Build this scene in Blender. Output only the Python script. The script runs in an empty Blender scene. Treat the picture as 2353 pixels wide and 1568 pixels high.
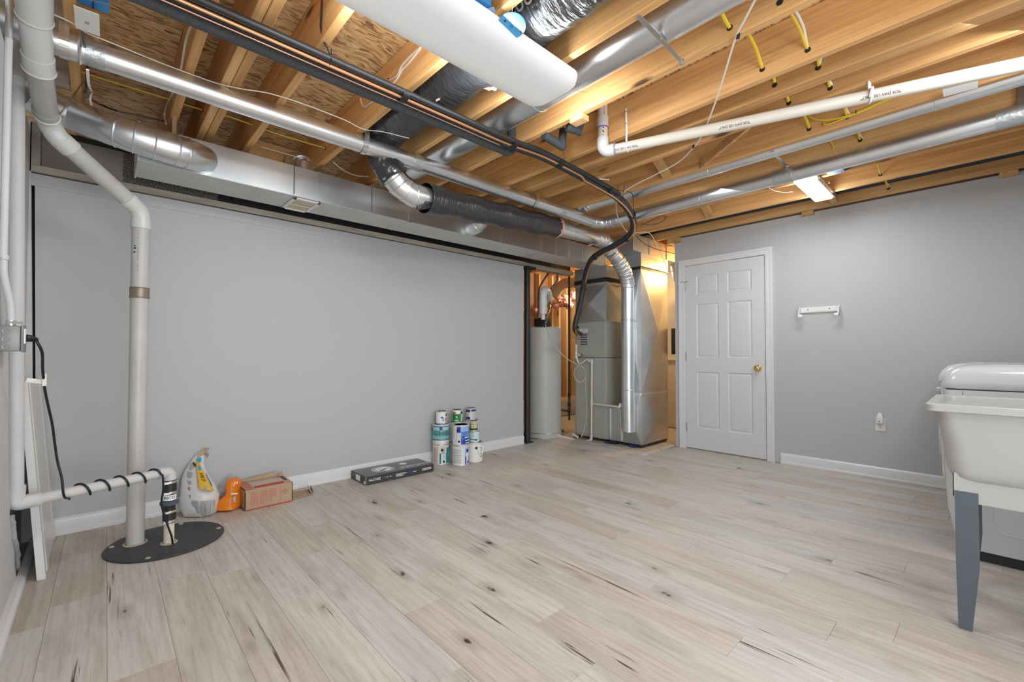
import bpy, bmesh, math, random
from mathutils import Vector, Matrix, noise
random.seed(7)
S = bpy.context.scene
COL = S.collection

# ------------------------------------------------------------------ camera
PW, PH, FPX, CX, HOR, EYE = 2353, 1568, 1016.0, 1176.5, 812.0, 1.065
YAW, PITCH = math.radians(46.9), math.radians(1.2)
CY = HOR - FPX * math.tan(PITCH)
FW = Vector((math.cos(YAW) * math.cos(PITCH), math.sin(YAW) * math.cos(PITCH), math.sin(PITCH)))
RT = Vector((math.sin(YAW), -math.cos(YAW), 0))
UP = RT.cross(FW)
EYEP = Vector((0, 0, EYE))
cam = bpy.data.cameras.new('camera')
cam.sensor_width = 36.0
cam.lens = 36.0 * FPX / PW
cam.shift_y = (CY - PH / 2) / PW
cam.clip_start = 0.02
co = bpy.data.objects.new('camera', cam)
COL.objects.link(co)
co.matrix_world = Matrix.Translation(EYEP) @ Matrix((RT, UP, -FW)).transposed().to_4x4()
S.camera = co

# ------------------------------------------------------------------ world, exposure, lamps
w = bpy.data.worlds.new('world'); S.world = w; w.use_nodes = True
w.node_tree.nodes['Background'].inputs[0].default_value = (.9, .95, 1, 1)
w.node_tree.nodes['Background'].inputs[1].default_value = .35
vs = S.view_settings
vs.view_transform = 'Standard'; vs.look = 'None'; vs.exposure = 0.50; vs.gamma = 1.0
vs.use_curve_mapping = False


def lamp(name, typ, loc, energy, color=(1, 1, 1), aim=None, size=.1, size_y=None, spread=None):
    l = bpy.data.lights.new(name, typ); l.energy = energy; l.color = color
    if typ == 'AREA':
        l.shape = 'RECTANGLE'; l.size = size; l.size_y = size_y or size
        if spread: l.spread = spread
    else:
        l.shadow_soft_size = size
    o = bpy.data.objects.new(name, l); COL.objects.link(o); o.location = loc
    if aim is not None:
        o.rotation_euler = Vector(aim).to_track_quat('-Z', 'Y').to_euler()
    return o


COOL, WARM = (.92, .965, 1), (1, .60, .22)
lamp('wrap_light_down', 'AREA', (1.03, 1.43, 2.29), 13, COOL, (0, 0, -1), .22, 1.1)
lamp('wrap_light_side_a', 'AREA', (1.03, 1.615, 2.335), 3, COOL, (0, 1, .2), 1.1, .06)
lamp('wrap_light_side_b', 'AREA', (1.03, 1.245, 2.335), 2.2, COOL, (0, -1, .1), 1.1, .06)
lamp('wrap_light_end', 'AREA', (1.70, 1.43, 2.32), 2.5, COOL, (1, 0, -.3), .24, .07)
lamp('small_light_down', 'AREA', (4.14, .90, 2.325), 4.5, COOL, (0, 0, -1), .14, .6)
lamp('small_light_side_a', 'AREA', (4.14, .985, 2.35), .9, COOL, (0, 1, .05), .6, .04)
lamp('small_light_side_b', 'AREA', (4.14, .815, 2.35), .9, COOL, (0, -1, .05), .6, .04)
lamp('rear_room_fill', 'AREA', (1.0, -1.9, 1.35), 56, (.93, .97, 1), (.75, 1, .16), 3.4, 2.4)  # large fill light added behind the camera, no fixture there
lamp('rear_ceiling_fill', 'AREA', (1.6, -.5, 2.32), 7, COOL, (.1, .4, -1), 1.1, .25)  # added fill at ceiling height, not a fixture of the room
lamp('mid_ceiling_fill', 'AREA', (2.9, -.35, 2.33), 9, COOL, (.35, .5, -1), 1.1, .25)  # invented source without a fixture, evens out the brightness of the room
lamp('rear_low_fill', 'AREA', (.5, -1.8, .9), 22, COOL, (.35, .8, .75), 1.6, .8)  # unseen fill added low, aimed up to brighten joist bays and subfloor
lamp('far_ceiling_fill', 'AREA', (3.6, 1.2, 2.30), 5, COOL, (.3, .4, -1), .9, .2)  # extra light with no fixture, added to lift the far end
lamp('utility_bulb', 'POINT', (5.62, 2.34, 2.16), 28, (1, .56, .17), size=.05)
lamp('utility_bulb_behind', 'POINT', (5.6, 4.2, 2.1), 24, (1, .80, .52), size=.05)


# ------------------------------------------------------------------ helpers
def at(u, v, X=None, Y=None, Z=None, d=None):
    """the point of the room seen at a photograph pixel that lies on the plane X, Y or Z (or at depth d)"""
    r = FW + RT * ((u - CX) / FPX) - UP * ((v - CY) / FPX)
    if X is not None: t = X / r.x
    elif Y is not None: t = Y / r.y
    elif Z is not None: t = (Z - EYE) / r.z
    else: t = d
    return EYEP + r * t


class MB:
    def __init__(s): s.v, s.f = [], []

    def add(s, vs_, fs):
        n = len(s.v); s.v += [Vector(p) for p in vs_]; s.f += [[i + n for i in f] for f in fs]; return s

    def box(s, x0, x1, y0, y1, z0, z1):
        p = [(x0, y0, z0), (x1, y0, z0), (x1, y1, z0), (x0, y1, z0), (x0, y0, z1), (x1, y0, z1), (x1, y1, z1), (x0, y1, z1)]
        return s.add(p, [(0, 3, 2, 1), (4, 5, 6, 7), (0, 1, 5, 4), (1, 2, 6, 5), (2, 3, 7, 6), (3, 0, 4, 7)])

    def cbox(s, c, sx, sy, sz, rot=None):
        c = Vector(c); R = rot or Matrix.Identity(3); q = []
        for z in (-.5, .5):
            for x, y in ((-.5, -.5), (.5, -.5), (.5, .5), (-.5, .5)):
                q.append(c + R @ Vector((x * sx, y * sy, z * sz)))
        return s.add(q, [(0, 3, 2, 1), (4, 5, 6, 7), (0, 1, 5, 4), (1, 2, 6, 5), (2, 3, 7, 6), (3, 0, 4, 7)])

    def bar(s, a, b, wx, wz, side=Vector((0, 0, 1))):
        """a straight bar from a to b, wx wide across, wz thick along 'side'"""
        a, b = Vector(a), Vector(b); d = (b - a).normalized(); side = Vector(side)
        n = (side - d * side.dot(d)).normalized(); t = d.cross(n)
        q = []
        for p in (a, b):
            for i, j in ((-1, -1), (1, -1), (1, 1), (-1, 1)): q.append(p + t * (i * wx / 2) + n * (j * wz / 2))
        return s.add(q, [(3, 2, 1, 0), (4, 5, 6, 7), (0, 1, 5, 4), (1, 2, 6, 5), (2, 3, 7, 6), (3, 0, 4, 7)])

    def ext(s, poly, vec):
        n = len(poly); vec = Vector(vec); P = [Vector(p) for p in poly]
        return s.add(P + [p + vec for p in P], [tuple(range(n))[::-1], tuple(range(n, 2 * n))] + [(i, (i + 1) % n, n + (i + 1) % n, n + i) for i in range(n)])

    def tube(s, path, r, n=16, caps=True, wrink=0, wf=20, flat=1.0):
        P = [Vector(p) for p in path]; m = len(P)
        if not isinstance(r, (list, tuple)): r = [r] * m
        T = []
        for i in range(m):
            a = (P[i] - P[i - 1]).normalized() if i else None; b = (P[i + 1] - P[i]).normalized() if i < m - 1 else None
            T.append(((a or b) + (b or a)).normalized())
        up = Vector((0, 0, 1)) if abs(T[0].z) < .9 else Vector((1, 0, 0))
        N = (up - T[0] * up.dot(T[0])).normalized(); vs_, fs = [], []
        for i in range(m):
            N = (N - T[i] * N.dot(T[i])).normalized(); B = T[i].cross(N)
            k = 1.0
            if 0 < i < m - 1:
                c = (P[i] - P[i - 1]).normalized().dot(T[i]); k = 1 / max(c, .6)
            for j in range(n):
                a = 2 * math.pi * j / n
                rr = r[i]
                d = N * math.cos(a) + B * math.sin(a)
                if wrink:
                    q = P[i] * wf + d * 2.2
                    rr *= 1 + wrink * (noise.noise(q) + .5 * noise.noise(q * 2.3))
                vs_.append(P[i] + (N * math.cos(a) * flat + B * math.sin(a)) * rr)
        for i in range(m - 1):
            for j in range(n):
                fs.append((i * n + j, i * n + (j + 1) % n, (i + 1) * n + (j + 1) % n, (i + 1) * n + j))
        if caps:
            fs.append(tuple(range(n))[::-1]); fs.append(tuple((m - 1) * n + j for j in range(n)))
        return s.add(vs_, fs)

    def ring(s, c, axis, R, r, n=24, k=8):
        c, ax = Vector(c), Vector(axis).normalized()
        u = ax.orthogonal().normalized(); v = ax.cross(u); vs_, fs = [], []
        for i in range(n):
            a = 2 * math.pi * i / n; d = u * math.cos(a) + v * math.sin(a)
            for j in range(k):
                b = 2 * math.pi * j / k
                vs_.append(c + d * (R + r * math.cos(b)) + ax * (r * math.sin(b)))
        for i in range(n):
            for j in range(k):
                fs.append((i * k + j, ((i + 1) % n) * k + j, ((i + 1) % n) * k + (j + 1) % k, i * k + (j + 1) % k))
        return s.add(vs_, fs)

    def lathe(s, prof, c=(0, 0, 0), axis=(0, 0, 1), n=32):
        c, ax = Vector(c), Vector(axis).normalized()
        u = Vector((1, 0, 0)) if abs(ax.x) < .9 else Vector((0, 1, 0)); u = (u - ax * u.dot(ax)).normalized(); v = ax.cross(u)
        vs_, fs = [], []
        for R, z in prof:
            for j in range(n):
                a = 2 * math.pi * j / n
                vs_.append(c + (u * math.cos(a) + v * math.sin(a)) * max(R, 1e-4) + ax * z)
        m = len(prof)
        for i in range(m - 1):
            for j in range(n):
                fs.append((i * n + j, i * n + (j + 1) % n, (i + 1) * n + (j + 1) % n, (i + 1) * n + j))
        fs.append(tuple(range(n))[::-1]); fs.append(tuple((m - 1) * n + j for j in range(n)))
        return s.add(vs_, fs)

    def loft(s, rings, caps=True):
        n = len(rings[0]); vs_ = [p for r in rings for p in r]; fs = []
        for i in range(len(rings) - 1):
            for j in range(n):
                fs.append((i * n + j, i * n + (j + 1) % n, (i + 1) * n + (j + 1) % n, (i + 1) * n + j))
        if caps:
            fs.append(tuple(range(n))[::-1]); fs.append(tuple((len(rings) - 1) * n + j for j in range(n)))
        return s.add(vs_, fs)

    def arc(s, R, a0, a1, z0, z1, t=.0008, n=12, c=(0, 0, 0)):
        """a curved patch lying on an upright cylinder"""
        c = Vector(c); vs_, fs = [], []
        for i in range(n + 1):
            a = math.radians(a0 + (a1 - a0) * i / n)
            for rr, z in ((R, z0), (R, z1), (R + t, z1), (R + t, z0)):
                vs_.append(c + Vector((math.cos(a) * rr, math.sin(a) * rr, z)))
        for i in range(n):
            for j in range(4):
                fs.append((i * 4 + j, i * 4 + (j + 1) % 4, i * 4 + 4 + (j + 1) % 4, i * 4 + 4 + j))
        fs.append((0, 1, 2, 3)); fs.append(tuple(n * 4 + j for j in (3, 2, 1, 0)))
        return s.add(vs_, fs)

    def build(s, name, mat, parent=None, smooth=30, bevel=0, origin=None, kind=None, label=None):
        o0 = Vector((0, 0, 0))
        if parent:
            q = parent
            while q: o0 += q.location; q = q.parent
        if origin is not None and not parent: o0 = Vector(origin)
        me = bpy.data.meshes.new(name)
        if origin is not None and parent:
            loc = Vector(origin) - o0; me.from_pydata([p - Vector(origin) for p in s.v], [], s.f)
        else:
            loc = Vector((0, 0, 0)) if parent else o0
            me.from_pydata([p - o0 for p in s.v], [], s.f)
        bm = bmesh.new(); bm.from_mesh(me)
        bmesh.ops.recalc_face_normals(bm, faces=bm.faces)
        if bevel:
            es = [e for e in bm.edges if len(e.link_faces) == 2 and e.calc_face_angle(0) > .6]
            bmesh.ops.bevel(bm, geom=es, offset=bevel, segments=2 if bevel > .003 else 1, profile=.5, affect='EDGES', clamp_overlap=True)
        bm.to_mesh(me); bm.free()
        if smooth:
            for p in me.polygons: p.use_smooth = True
            me.set_sharp_from_angle(angle=math.radians(smooth))
        me.materials.append(mat)
        o = bpy.data.objects.new(name, me); COL.objects.link(o)
        o.location = loc
        if parent: o.parent = parent
        if kind: o['kind'] = kind
        if label: o['label'] = label
        return o


def thing(name, label, cat, loc, group=None):
    o = bpy.data.objects.new(name, None); o.empty_display_size = .05; COL.objects.link(o); o.location = loc
    o['label'] = label; o['category'] = cat
    if group: o['group'] = group
    return o


def tag(o, label, cat, group=None):
    o['label'] = label; o['category'] = cat
    if group: o['group'] = group
    return o


def spline(pts, k=6):
    P = [Vector(p) for p in pts]; out = []
    for i in range(len(P) - 1):
        a = P[i - 1] if i else P[0] * 2 - P[1]; b, c = P[i], P[i + 1]; d = P[i + 2] if i + 2 < len(P) else P[-1] * 2 - P[-2]
        for j in range(k):
            t = j / k
            out.append(.5 * ((2 * b) + (c - a) * t + (2 * a - 5 * b + 4 * c - d) * t * t + (3 * b - a - 3 * c + d) * t ** 3))
    out.append(P[-1]); return out


def dense(a, b, step):
    a, b = Vector(a), Vector(b); n = max(1, int((b - a).length / step))
    return [a.lerp(b, i / n) for i in range(n + 1)]


def marks(mb, n, h, fn, seed=1):
    """a row of broken ink marks where the print is too worn to read"""
    rnd = random.Random(seed); x = -n * h * .3
    for k in range(n):
        w_ = h * (.25 + .3 * rnd.random())
        if rnd.random() > .22:
            y0, y1 = -h * (.1 + .3 * rnd.random()), h * (.1 + .3 * rnd.random())
            mb.add([fn(x, y0), fn(x + w_, y0), fn(x + w_, y1), fn(x, y1)], [(0, 1, 2, 3)])
        x += h * .6
    return mb


_txt = {}


def glyphs(text):
    if text not in _txt:
        c = bpy.data.curves.new('t', 'FONT'); c.body = text; c.size = 1; c.align_x = 'CENTER'; c.align_y = 'CENTER'; c.resolution_u = 2; c.offset = .012
        o = bpy.data.objects.new('t', c); COL.objects.link(o)
        dg = bpy.context.evaluated_depsgraph_get(); dg.update()
        me = bpy.data.meshes.new_from_object(o.evaluated_get(dg))
        vs_ = [v.co.copy() for v in me.vertices]; fs = [tuple(p.vertices) for p in me.polygons]
        bpy.data.objects.remove(o); bpy.data.curves.remove(c); bpy.data.meshes.remove(me)
        _txt[text] = (vs_, fs)
    return _txt[text]


def text_flat(mb, text, c, right, up, h, wscale=1.0):
    vs_, fs = glyphs(text); c, right, up = Vector(c), Vector(right).normalized(), Vector(up).normalized()
    return mb.add([c + right * (p.x * h * wscale) + up * (p.y * h) for p in vs_], fs)


def text_map(mb, text, h, fn, wscale=1.0):
    vs_, fs = glyphs(text)
    return mb.add([fn(p.x * h * wscale, p.y * h) for p in vs_], fs)


# ------------------------------------------------------------------ materials
def M(name, col, rough=.5, metal=0.0, var=0.0, vs3=(4, 4, 4), bump=0.0, bs3=(30, 30, 30), rvar=0.0, emit=None, estr=0.0, spec=None, col2=None, coat=0, detail=4, alpha=None, rand=0.0):
    m = bpy.data.materials.new(name); m.use_nodes = True
    nt = m.node_tree; N = nt.nodes; L = nt.links; b = N['Principled BSDF']
    b.inputs['Base Color'].default_value = (*col, 1); b.inputs['Roughness'].default_value = rough; b.inputs['Metallic'].default_value = metal
    if spec is not None: b.inputs['Specular IOR Level'].default_value = spec
    if coat: b.inputs['Coat Weight'].default_value = coat
    if emit: b.inputs['Emission Color'].default_value = (*emit, 1); b.inputs['Emission Strength'].default_value = estr
    if alpha is not None: b.inputs['Alpha'].default_value = alpha
    tc = N.new('ShaderNodeTexCoord')

    def nz(sc, det=detail):
        mp = N.new('ShaderNodeMapping'); mp.inputs['Scale'].default_value = sc; L.new(tc.outputs['Object'], mp.inputs['Vector'])
        if rand:
            oi = N.new('ShaderNodeObjectInfo'); vm = N.new('ShaderNodeVectorMath'); vm.operation = 'SCALE'; vm.inputs['Scale'].default_value = rand
            cb = N.new('ShaderNodeCombineXYZ')
            for k in range(3): L.new(oi.outputs['Random'], cb.inputs[k])
            L.new(cb.outputs[0], vm.inputs[0]); L.new(vm.outputs[0], mp.inputs['Location'])
        n = N.new('ShaderNodeTexNoise'); n.inputs['Scale'].default_value = 1; n.inputs['Detail'].default_value = det; L.new(mp.outputs[0], n.inputs['Vector'])
        return n
    if var or col2:
        n = nz(vs3); r = N.new('ShaderNodeValToRGB'); r.color_ramp.elements[0].position = .3; r.color_ramp.elements[1].position = .7
        c2 = col2 or tuple(min(1, c * (1 + var)) for c in col); c1 = col if col2 else tuple(c * (1 - var) for c in col)
        r.color_ramp.elements[0].color = (*c1, 1); r.color_ramp.elements[1].color = (*c2, 1)
        L.new(n.outputs['Fac'], r.inputs[0]); L.new(r.outputs[0], b.inputs['Base Color'])
    if rvar:
        n = nz(bs3); mr = N.new('ShaderNodeMapRange'); mr.inputs['To Min'].default_value = max(0, rough - rvar); mr.inputs['To Max'].default_value = rough + rvar
        L.new(n.outputs['Fac'], mr.inputs['Value']); L.new(mr.outputs[0], b.inputs['Roughness'])
    if bump:
        n = nz(bs3); bp = N.new('ShaderNodeBump'); bp.inputs['Strength'].default_value = bump; bp.inputs['Distance'].default_value = .01
        L.new(n.outputs['Fac'], bp.inputs['Height']); L.new(bp.outputs[0], b.inputs['Normal'])
    return m


def wood(name, c0, c1, c2, axis='Y', knots=True, rough=.6, kcol=(.10, .045, .018)):
    """softwood: grain stretched along one axis, darker bands and knots"""
    m = bpy.data.materials.new(name); m.use_nodes = True
    nt = m.node_tree; N = nt.nodes; L = nt.links; b = N['Principled BSDF']; b.inputs['Roughness'].default_value = rough
    tc = N.new('ShaderNodeTexCoord'); oi = N.new('ShaderNodeObjectInfo')
    add = N.new('ShaderNodeVectorMath'); add.operation = 'MULTIPLY_ADD'
    cb = N.new('ShaderNodeCombineXYZ')
    for k in range(3): L.new(oi.outputs['Random'], cb.inputs[k])
    L.new(cb.outputs[0], add.inputs[0]); add.inputs[1].default_value = (7.3, 31.7, 5.1); L.new(tc.outputs['Object'], add.inputs[2])

    def mp(sc):
        q = N.new('ShaderNodeMapping'); q.inputs['Scale'].default_value = sc; L.new(add.outputs[0], q.inputs['Vector']); return q
    A = {'Y': ((9, .5, 9), (70, 2.2, 70), (6, 1.6, 6)), 'X': ((.5, 9, 9), (2.2, 70, 70), (1.6, 6, 6)), 'Z': ((9, 9, .5), (70, 70, 2.2), (6, 6, 1.6))}[axis]
    n1 = N.new('ShaderNodeTexNoise'); n1.inputs['Scale'].default_value = 1; n1.inputs['Detail'].default_value = 6; n1.inputs['Distortion'].default_value = .6; L.new(mp(A[0]).outputs[0], n1.inputs['Vector'])
    n2 = N.new('ShaderNodeTexNoise'); n2.inputs['Scale'].default_value = 1; n2.inputs['Detail'].default_value = 3; L.new(mp(A[1]).outputs[0], n2.inputs['Vector'])
    r = N.new('ShaderNodeValToRGB'); e = r.color_ramp.elements
    e[0].position = .3; e[0].color = (*c0, 1); e[1].position = .7; e[1].color = (*c2, 1); x = r.color_ramp.elements.new(.5); x.color = (*c1, 1)
    L.new(n1.outputs['Fac'], r.inputs[0])
    mx = N.new('ShaderNodeMixRGB'); mx.blend_type = 'MULTIPLY'; mx.inputs[0].default_value = .45
    r2 = N.new('ShaderNodeValToRGB'); r2.color_ramp.elements[0].position = .35; r2.color_ramp.elements[0].color = (.62, .52, .45, 1); r2.color_ramp.elements[1].position = .6; r2.color_ramp.elements[1].color = (1, 1, 1, 1)
    L.new(n2.outputs['Fac'], r2.inputs[0]); L.new(r.outputs[0], mx.inputs[1]); L.new(r2.outputs[0], mx.inputs[2])
    last = mx.outputs[0]
    if knots:
        vo = N.new('ShaderNodeTexVoronoi'); vo.inputs['Scale'].default_value = 1; L.new(mp(A[2]).outputs[0], vo.inputs['Vector'])
        rk = N.new('ShaderNodeValToRGB'); rk.color_ramp.elements[0].position = .05; rk.color_ramp.elements[0].color = (1, 1, 1, 1); rk.color_ramp.elements[1].position = .12; rk.color_ramp.elements[1].color = (0, 0, 0, 1)
        L.new(vo.outputs['Distance'], rk.inputs[0])
        mk = N.new('ShaderNodeMixRGB'); mk.inputs[2].default_value = (*kcol, 1); L.new(rk.outputs[0], mk.inputs[0]); L.new(last, mk.inputs[1]); last = mk.outputs[0]
    hv = N.new('ShaderNodeHueSaturation'); mr = N.new('ShaderNodeMapRange'); mr.inputs['To Min'].default_value = .86; mr.inputs['To Max'].default_value = 1.1
    L.new(oi.outputs['Random'], mr.inputs['Value']); L.new(mr.outputs[0], hv.inputs['Value']); L.new(last, hv.inputs['Color']); L.new(hv.outputs[0], b.inputs['Base Color'])
    bp = N.new('ShaderNodeBump'); bp.inputs['Strength'].default_value = .25; bp.inputs['Distance'].default_value = .002; L.new(n2.outputs['Fac'], bp.inputs['Height']); L.new(bp.outputs[0], b.inputs['Normal'])
    return m


def osb(name):
    m = bpy.data.materials.new(name); m.use_nodes = True
    nt = m.node_tree; N = nt.nodes; L = nt.links; b = N['Principled BSDF']; b.inputs['Roughness'].default_value = .7
    tc = N.new('ShaderNodeTexCoord'); last = None; hs = []
    dn = N.new('ShaderNodeTexNoise'); dn.inputs['Scale'].default_value = 6; L.new(tc.outputs['Object'], dn.inputs['Vector'])
    dm = N.new('ShaderNodeVectorMath'); dm.operation = 'MULTIPLY_ADD'; dm.inputs[1].default_value = (.10, .10, .10); L.new(dn.outputs['Color'], dm.inputs[0]); L.new(tc.outputs['Object'], dm.inputs[2])
    for k, (ang, sc, cols) in enumerate(((.35, (17, 70, 1), ((.60, .35, .14), (.84, .57, .28))), (-.45, (15, 60, 1), ((.64, .39, .17), (.86, .61, .32))), (1.15, (17, 66, 1), ((.54, .31, .12), (.82, .55, .26))), (-.9, (22, 95, 1), ((.26, .13, .05), (.72, .48, .24))))):
        mp = N.new('ShaderNodeMapping'); mp.inputs['Rotation'].default_value = (0, 0, ang); mp.inputs['Scale'].default_value = sc; L.new(dm.outputs[0], mp.inputs['Vector'])
        vo = N.new('ShaderNodeTexVoronoi'); vo.inputs['Scale'].default_value = 1; L.new(mp.outputs[0], vo.inputs['Vector'])
        r = N.new('ShaderNodeValToRGB'); r.color_ramp.elements[0].color = (*cols[0], 1); r.color_ramp.elements[1].color = (*cols[1], 1); r.color_ramp.elements[0].position = .1; r.color_ramp.elements[1].position = .75
        sp = N.new('ShaderNodeSeparateColor'); L.new(vo.outputs['Color'], sp.inputs[0]); L.new(sp.outputs[0], r.inputs[0]); hs.append(sp.outputs[1])
        if last is None: last = r.outputs[0]
        else:
            mx = N.new('ShaderNodeMixRGB'); rr = N.new('ShaderNodeValToRGB'); rr.color_ramp.elements[0].position = .48; rr.color_ramp.elements[1].position = .52
            L.new(sp.outputs[1], rr.inputs[0]); L.new(rr.outputs[0], mx.inputs[0]); L.new(last, mx.inputs[1]); L.new(r.outputs[0], mx.inputs[2]); last = mx.outputs[0]
    L.new(last, b.inputs['Base Color'])
    bp = N.new('ShaderNodeBump'); bp.inputs['Strength'].default_value = .4; bp.inputs['Distance'].default_value = .003; L.new(hs[1], bp.inputs['Height']); L.new(bp.outputs[0], b.inputs['Normal'])
    return m


def plankmat(name):
    """greyed oak vinyl planks: every plank its own tone, grain along Y, cathedral figure, dark knots and short checks"""
    m = bpy.data.materials.new(name); m.use_nodes = True
    nt = m.node_tree; N = nt.nodes; L = nt.links; b = N['Principled BSDF']
    tc = N.new('ShaderNodeTexCoord'); oi = N.new('ShaderNodeObjectInfo')
    cb = N.new('ShaderNodeCombineXYZ')
    for k in range(3): L.new(oi.outputs['Random'], cb.inputs[k])
    add = N.new('ShaderNodeVectorMath'); add.operation = 'MULTIPLY_ADD'; add.inputs[1].default_value = (13.1, 57.3, 3.7)
    L.new(cb.outputs[0], add.inputs[0]); L.new(tc.outputs['Object'], add.inputs[2])

    def node(t, sc, **k):
        q = N.new('ShaderNodeMapping'); q.inputs['Scale'].default_value = sc; L.new(add.outputs[0], q.inputs['Vector'])
        n = N.new(t); n.inputs['Scale'].default_value = 1
        for a, v in k.items(): n.inputs[a].default_value = v
        L.new(q.outputs[0], n.inputs['Vector']); return n

    def ramp(src, stops):
        r = N.new('ShaderNodeValToRGB'); e = r.color_ramp.elements
        e[0].position, e[0].color = stops[0][0], (*stops[0][1], 1); e[1].position, e[1].color = stops[-1][0], (*stops[-1][1], 1)
        for p, c in stops[1:-1]: x = e.new(p); x.color = (*c, 1)
        L.new(src, r.inputs[0]); return r.outputs[0]

    def mix(f, a, c, mode='MIX'):
        x = N.new('ShaderNodeMixRGB'); x.blend_type = mode
        if isinstance(f, float): x.inputs[0].default_value = f
        else: L.new(f, x.inputs[0])
        L.new(a, x.inputs[1])
        if isinstance(c, tuple): x.inputs[2].default_value = (*c, 1)
        else: L.new(c, x.inputs[2])
        return x.outputs[0]
    base = ramp(oi.outputs['Random'], [(0, (.52, .455, .395)), (.25, (.585, .555, .515)), (.5, (.565, .51, .45)), (.75, (.55, .535, .51)), (1, (.61, .56, .50))])
    n1 = node('ShaderNodeTexNoise', (9, 1.1, 1), Detail=6, Distortion=1.2)
    last = mix(.75, base, ramp(n1.outputs['Fac'], [(.3, (.76, .73, .70)), (.55, (1, 1, 1)), (.72, (1.08, 1.07, 1.06))]), 'MULTIPLY')
    n2 = node('ShaderNodeTexNoise', (120, 8.0, 1), Detail=5)
    last = mix(.36, last, ramp(n2.outputs['Fac'], [(.36, (.72, .68, .64)), (.5, (1, 1, 1)), (.66, (1.06, 1.06, 1.06))]), 'MULTIPLY')
    wv = node('ShaderNodeTexWave', (9, .8, 1), Distortion=7, Detail=3, **{'Detail Scale': .8})
    last = mix(.35, last, ramp(wv.outputs['Fac'], [(0, (.80, .77, .74)), (.4, (1, 1, 1))]), 'MULTIPLY')
    # dark streak (slim, long) and knots
    n3 = node('ShaderNodeTexNoise', (60, 2.2, 1), Detail=3)
    n4 = node('ShaderNodeTexNoise', (9, 2.0, 1), Detail=1)
    s1 = ramp(n3.outputs['Fac'], [(.63, (0, 0, 0)), (.69, (1, 1, 1))]); s2 = ramp(n4.outputs['Fac'], [(.56, (0, 0, 0)), (.64, (1, 1, 1))])
    last = mix(mix(1.0, s1, s2, 'MULTIPLY'), last, (.10, .07, .05))
    vo = node('ShaderNodeTexVoronoi', (6.5, 2.7, 1)); dn = node('ShaderNodeTexNoise', (60, 30, 1), Detail=3)
    mm = N.new('ShaderNodeMath'); mm.operation = 'MULTIPLY_ADD'; mm.inputs[1].default_value = .16; L.new(dn.outputs['Fac'], mm.inputs[0]); m3 = N.new('ShaderNodeMath'); m3.operation = 'MULTIPLY_ADD'; m3.inputs[1].default_value = .13; sc_ = N.new('ShaderNodeSeparateColor'); L.new(vo.outputs['Color'], sc_.inputs[0]); L.new(sc_.outputs[0], m3.inputs[0]); L.new(vo.outputs['Distance'], m3.inputs[2]); L.new(m3.outputs[0], mm.inputs[2])
    halo = ramp(mm.outputs[0], [(.14, (1, 1, 1)), (.38, (0, 0, 0))]); core = ramp(mm.outputs[0], [(.145, (1, 1, 1)), (.185, (0, 0, 0))])
    hx = mix(1.0, halo, (.45, .45, .45), 'MULTIPLY')
    last = mix(hx, last, (.17, .125, .09)); last = mix(core, last, (.055, .04, .03))
    L.new(last, b.inputs['Base Color'])
    b.inputs['Roughness'].default_value = .42; b.inputs['Specular IOR Level'].default_value = .35
    bp = N.new('ShaderNodeBump'); bp.inputs['Strength'].default_value = .12; bp.inputs['Distance'].default_value = .002; L.new(n2.outputs['Fac'], bp.inputs['Height']); L.new(bp.outputs[0], b.inputs['Normal'])
    return m


m_wall = M('wall_paint', (.495, .504, .512), .55, bump=.04, bs3=(60, 60, 60))
m_wall2 = M('foundation_paint', (.62, .625, .63), .7, bump=.5, bs3=(45, 45, 45), var=.05)
m_trim = M('trim_paint', (.72, .73, .735), .3)
m_door = M('door_paint', (.66, .67, .685), .4)
m_joist = wood('joist_wood', (.60, .32, .115), (.74, .42, .165), (.83, .52, .225))
m_joistx = wood('bridging_wood', (.56, .31, .12), (.70, .42, .17), (.80, .52, .24), 'X')
m_stud = wood('stud_wood', (.55, .36, .17), (.68, .48, .26), (.76, .56, .33), 'Z')
m_osb = osb('osb_flakes')
m_plank = plankmat('plank_print')
m_sub = M('subfloor_dark', (.20, .16, .12), .8)
m_conc = M('concrete', (.42, .38, .32), .85, var=.12, bump=.3)
m_galv = M('galvanized', (.78, .81, .83), .33, .95, var=.10, vs3=(3, 3, 3), bump=.03, bs3=(5, 5, 5), rvar=.07)
m_galv2 = M('galvanized_sheet', (.60, .63, .65), .40, .93, var=.14, vs3=(2.5, 2.5, 2.5), bump=.05, bs3=(3, 3, 3), rvar=.09)
m_galvp = M('painted_sheet', (.60, .60, .59), .55, .25, var=.06)
m_tape = M('foil_tape', (.58, .61, .62), .42, .85, bump=.3, bs3=(60, 60, 60))
m_steel = M('steel_bright', (.78, .78, .78), .25, 1.0)
m_pvc = M('pvc_white', (.68, .68, .67), .33, var=.03, vs3=(3, 3, 3))
m_pvcd = M('pvc_dirty', (.47, .46, .445), .4, col2=(.57, .57, .56), vs3=(7, 7, 3), detail=6)
m_pvcy = M('pvc_yellowed', (.78, .74, .62), .4, var=.05)
m_pvcc = M('pvc_cream', (.72, .67, .58), .35)
m_pvcpaint = M('pipe_painted', (.62, .625, .63), .5, bump=.15, bs3=(50, 50, 50), var=.03)
m_foam = M('foam_insulation', (.052, .058, .064), .85, bump=.25, bs3=(160, 160, 160), col2=(.085, .09, .095), vs3=(90, 90, 90))
m_foam2 = M('foam_smooth', (.045, .05, .056), .7, var=.1, vs3=(40, 40, 40))
m_rubber = M('black_rubber', (.022, .023, .025), .45)
m_wrapb = M('black_poly_wrap', (.030, .031, .035), .24, bump=1.0, bs3=(55, 10, 10), spec=.8)
m_wrapy = M('black_poly_wrap_bay', (.045, .048, .052), .24, bump=1.0, bs3=(9, 45, 9), spec=.8)
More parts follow.
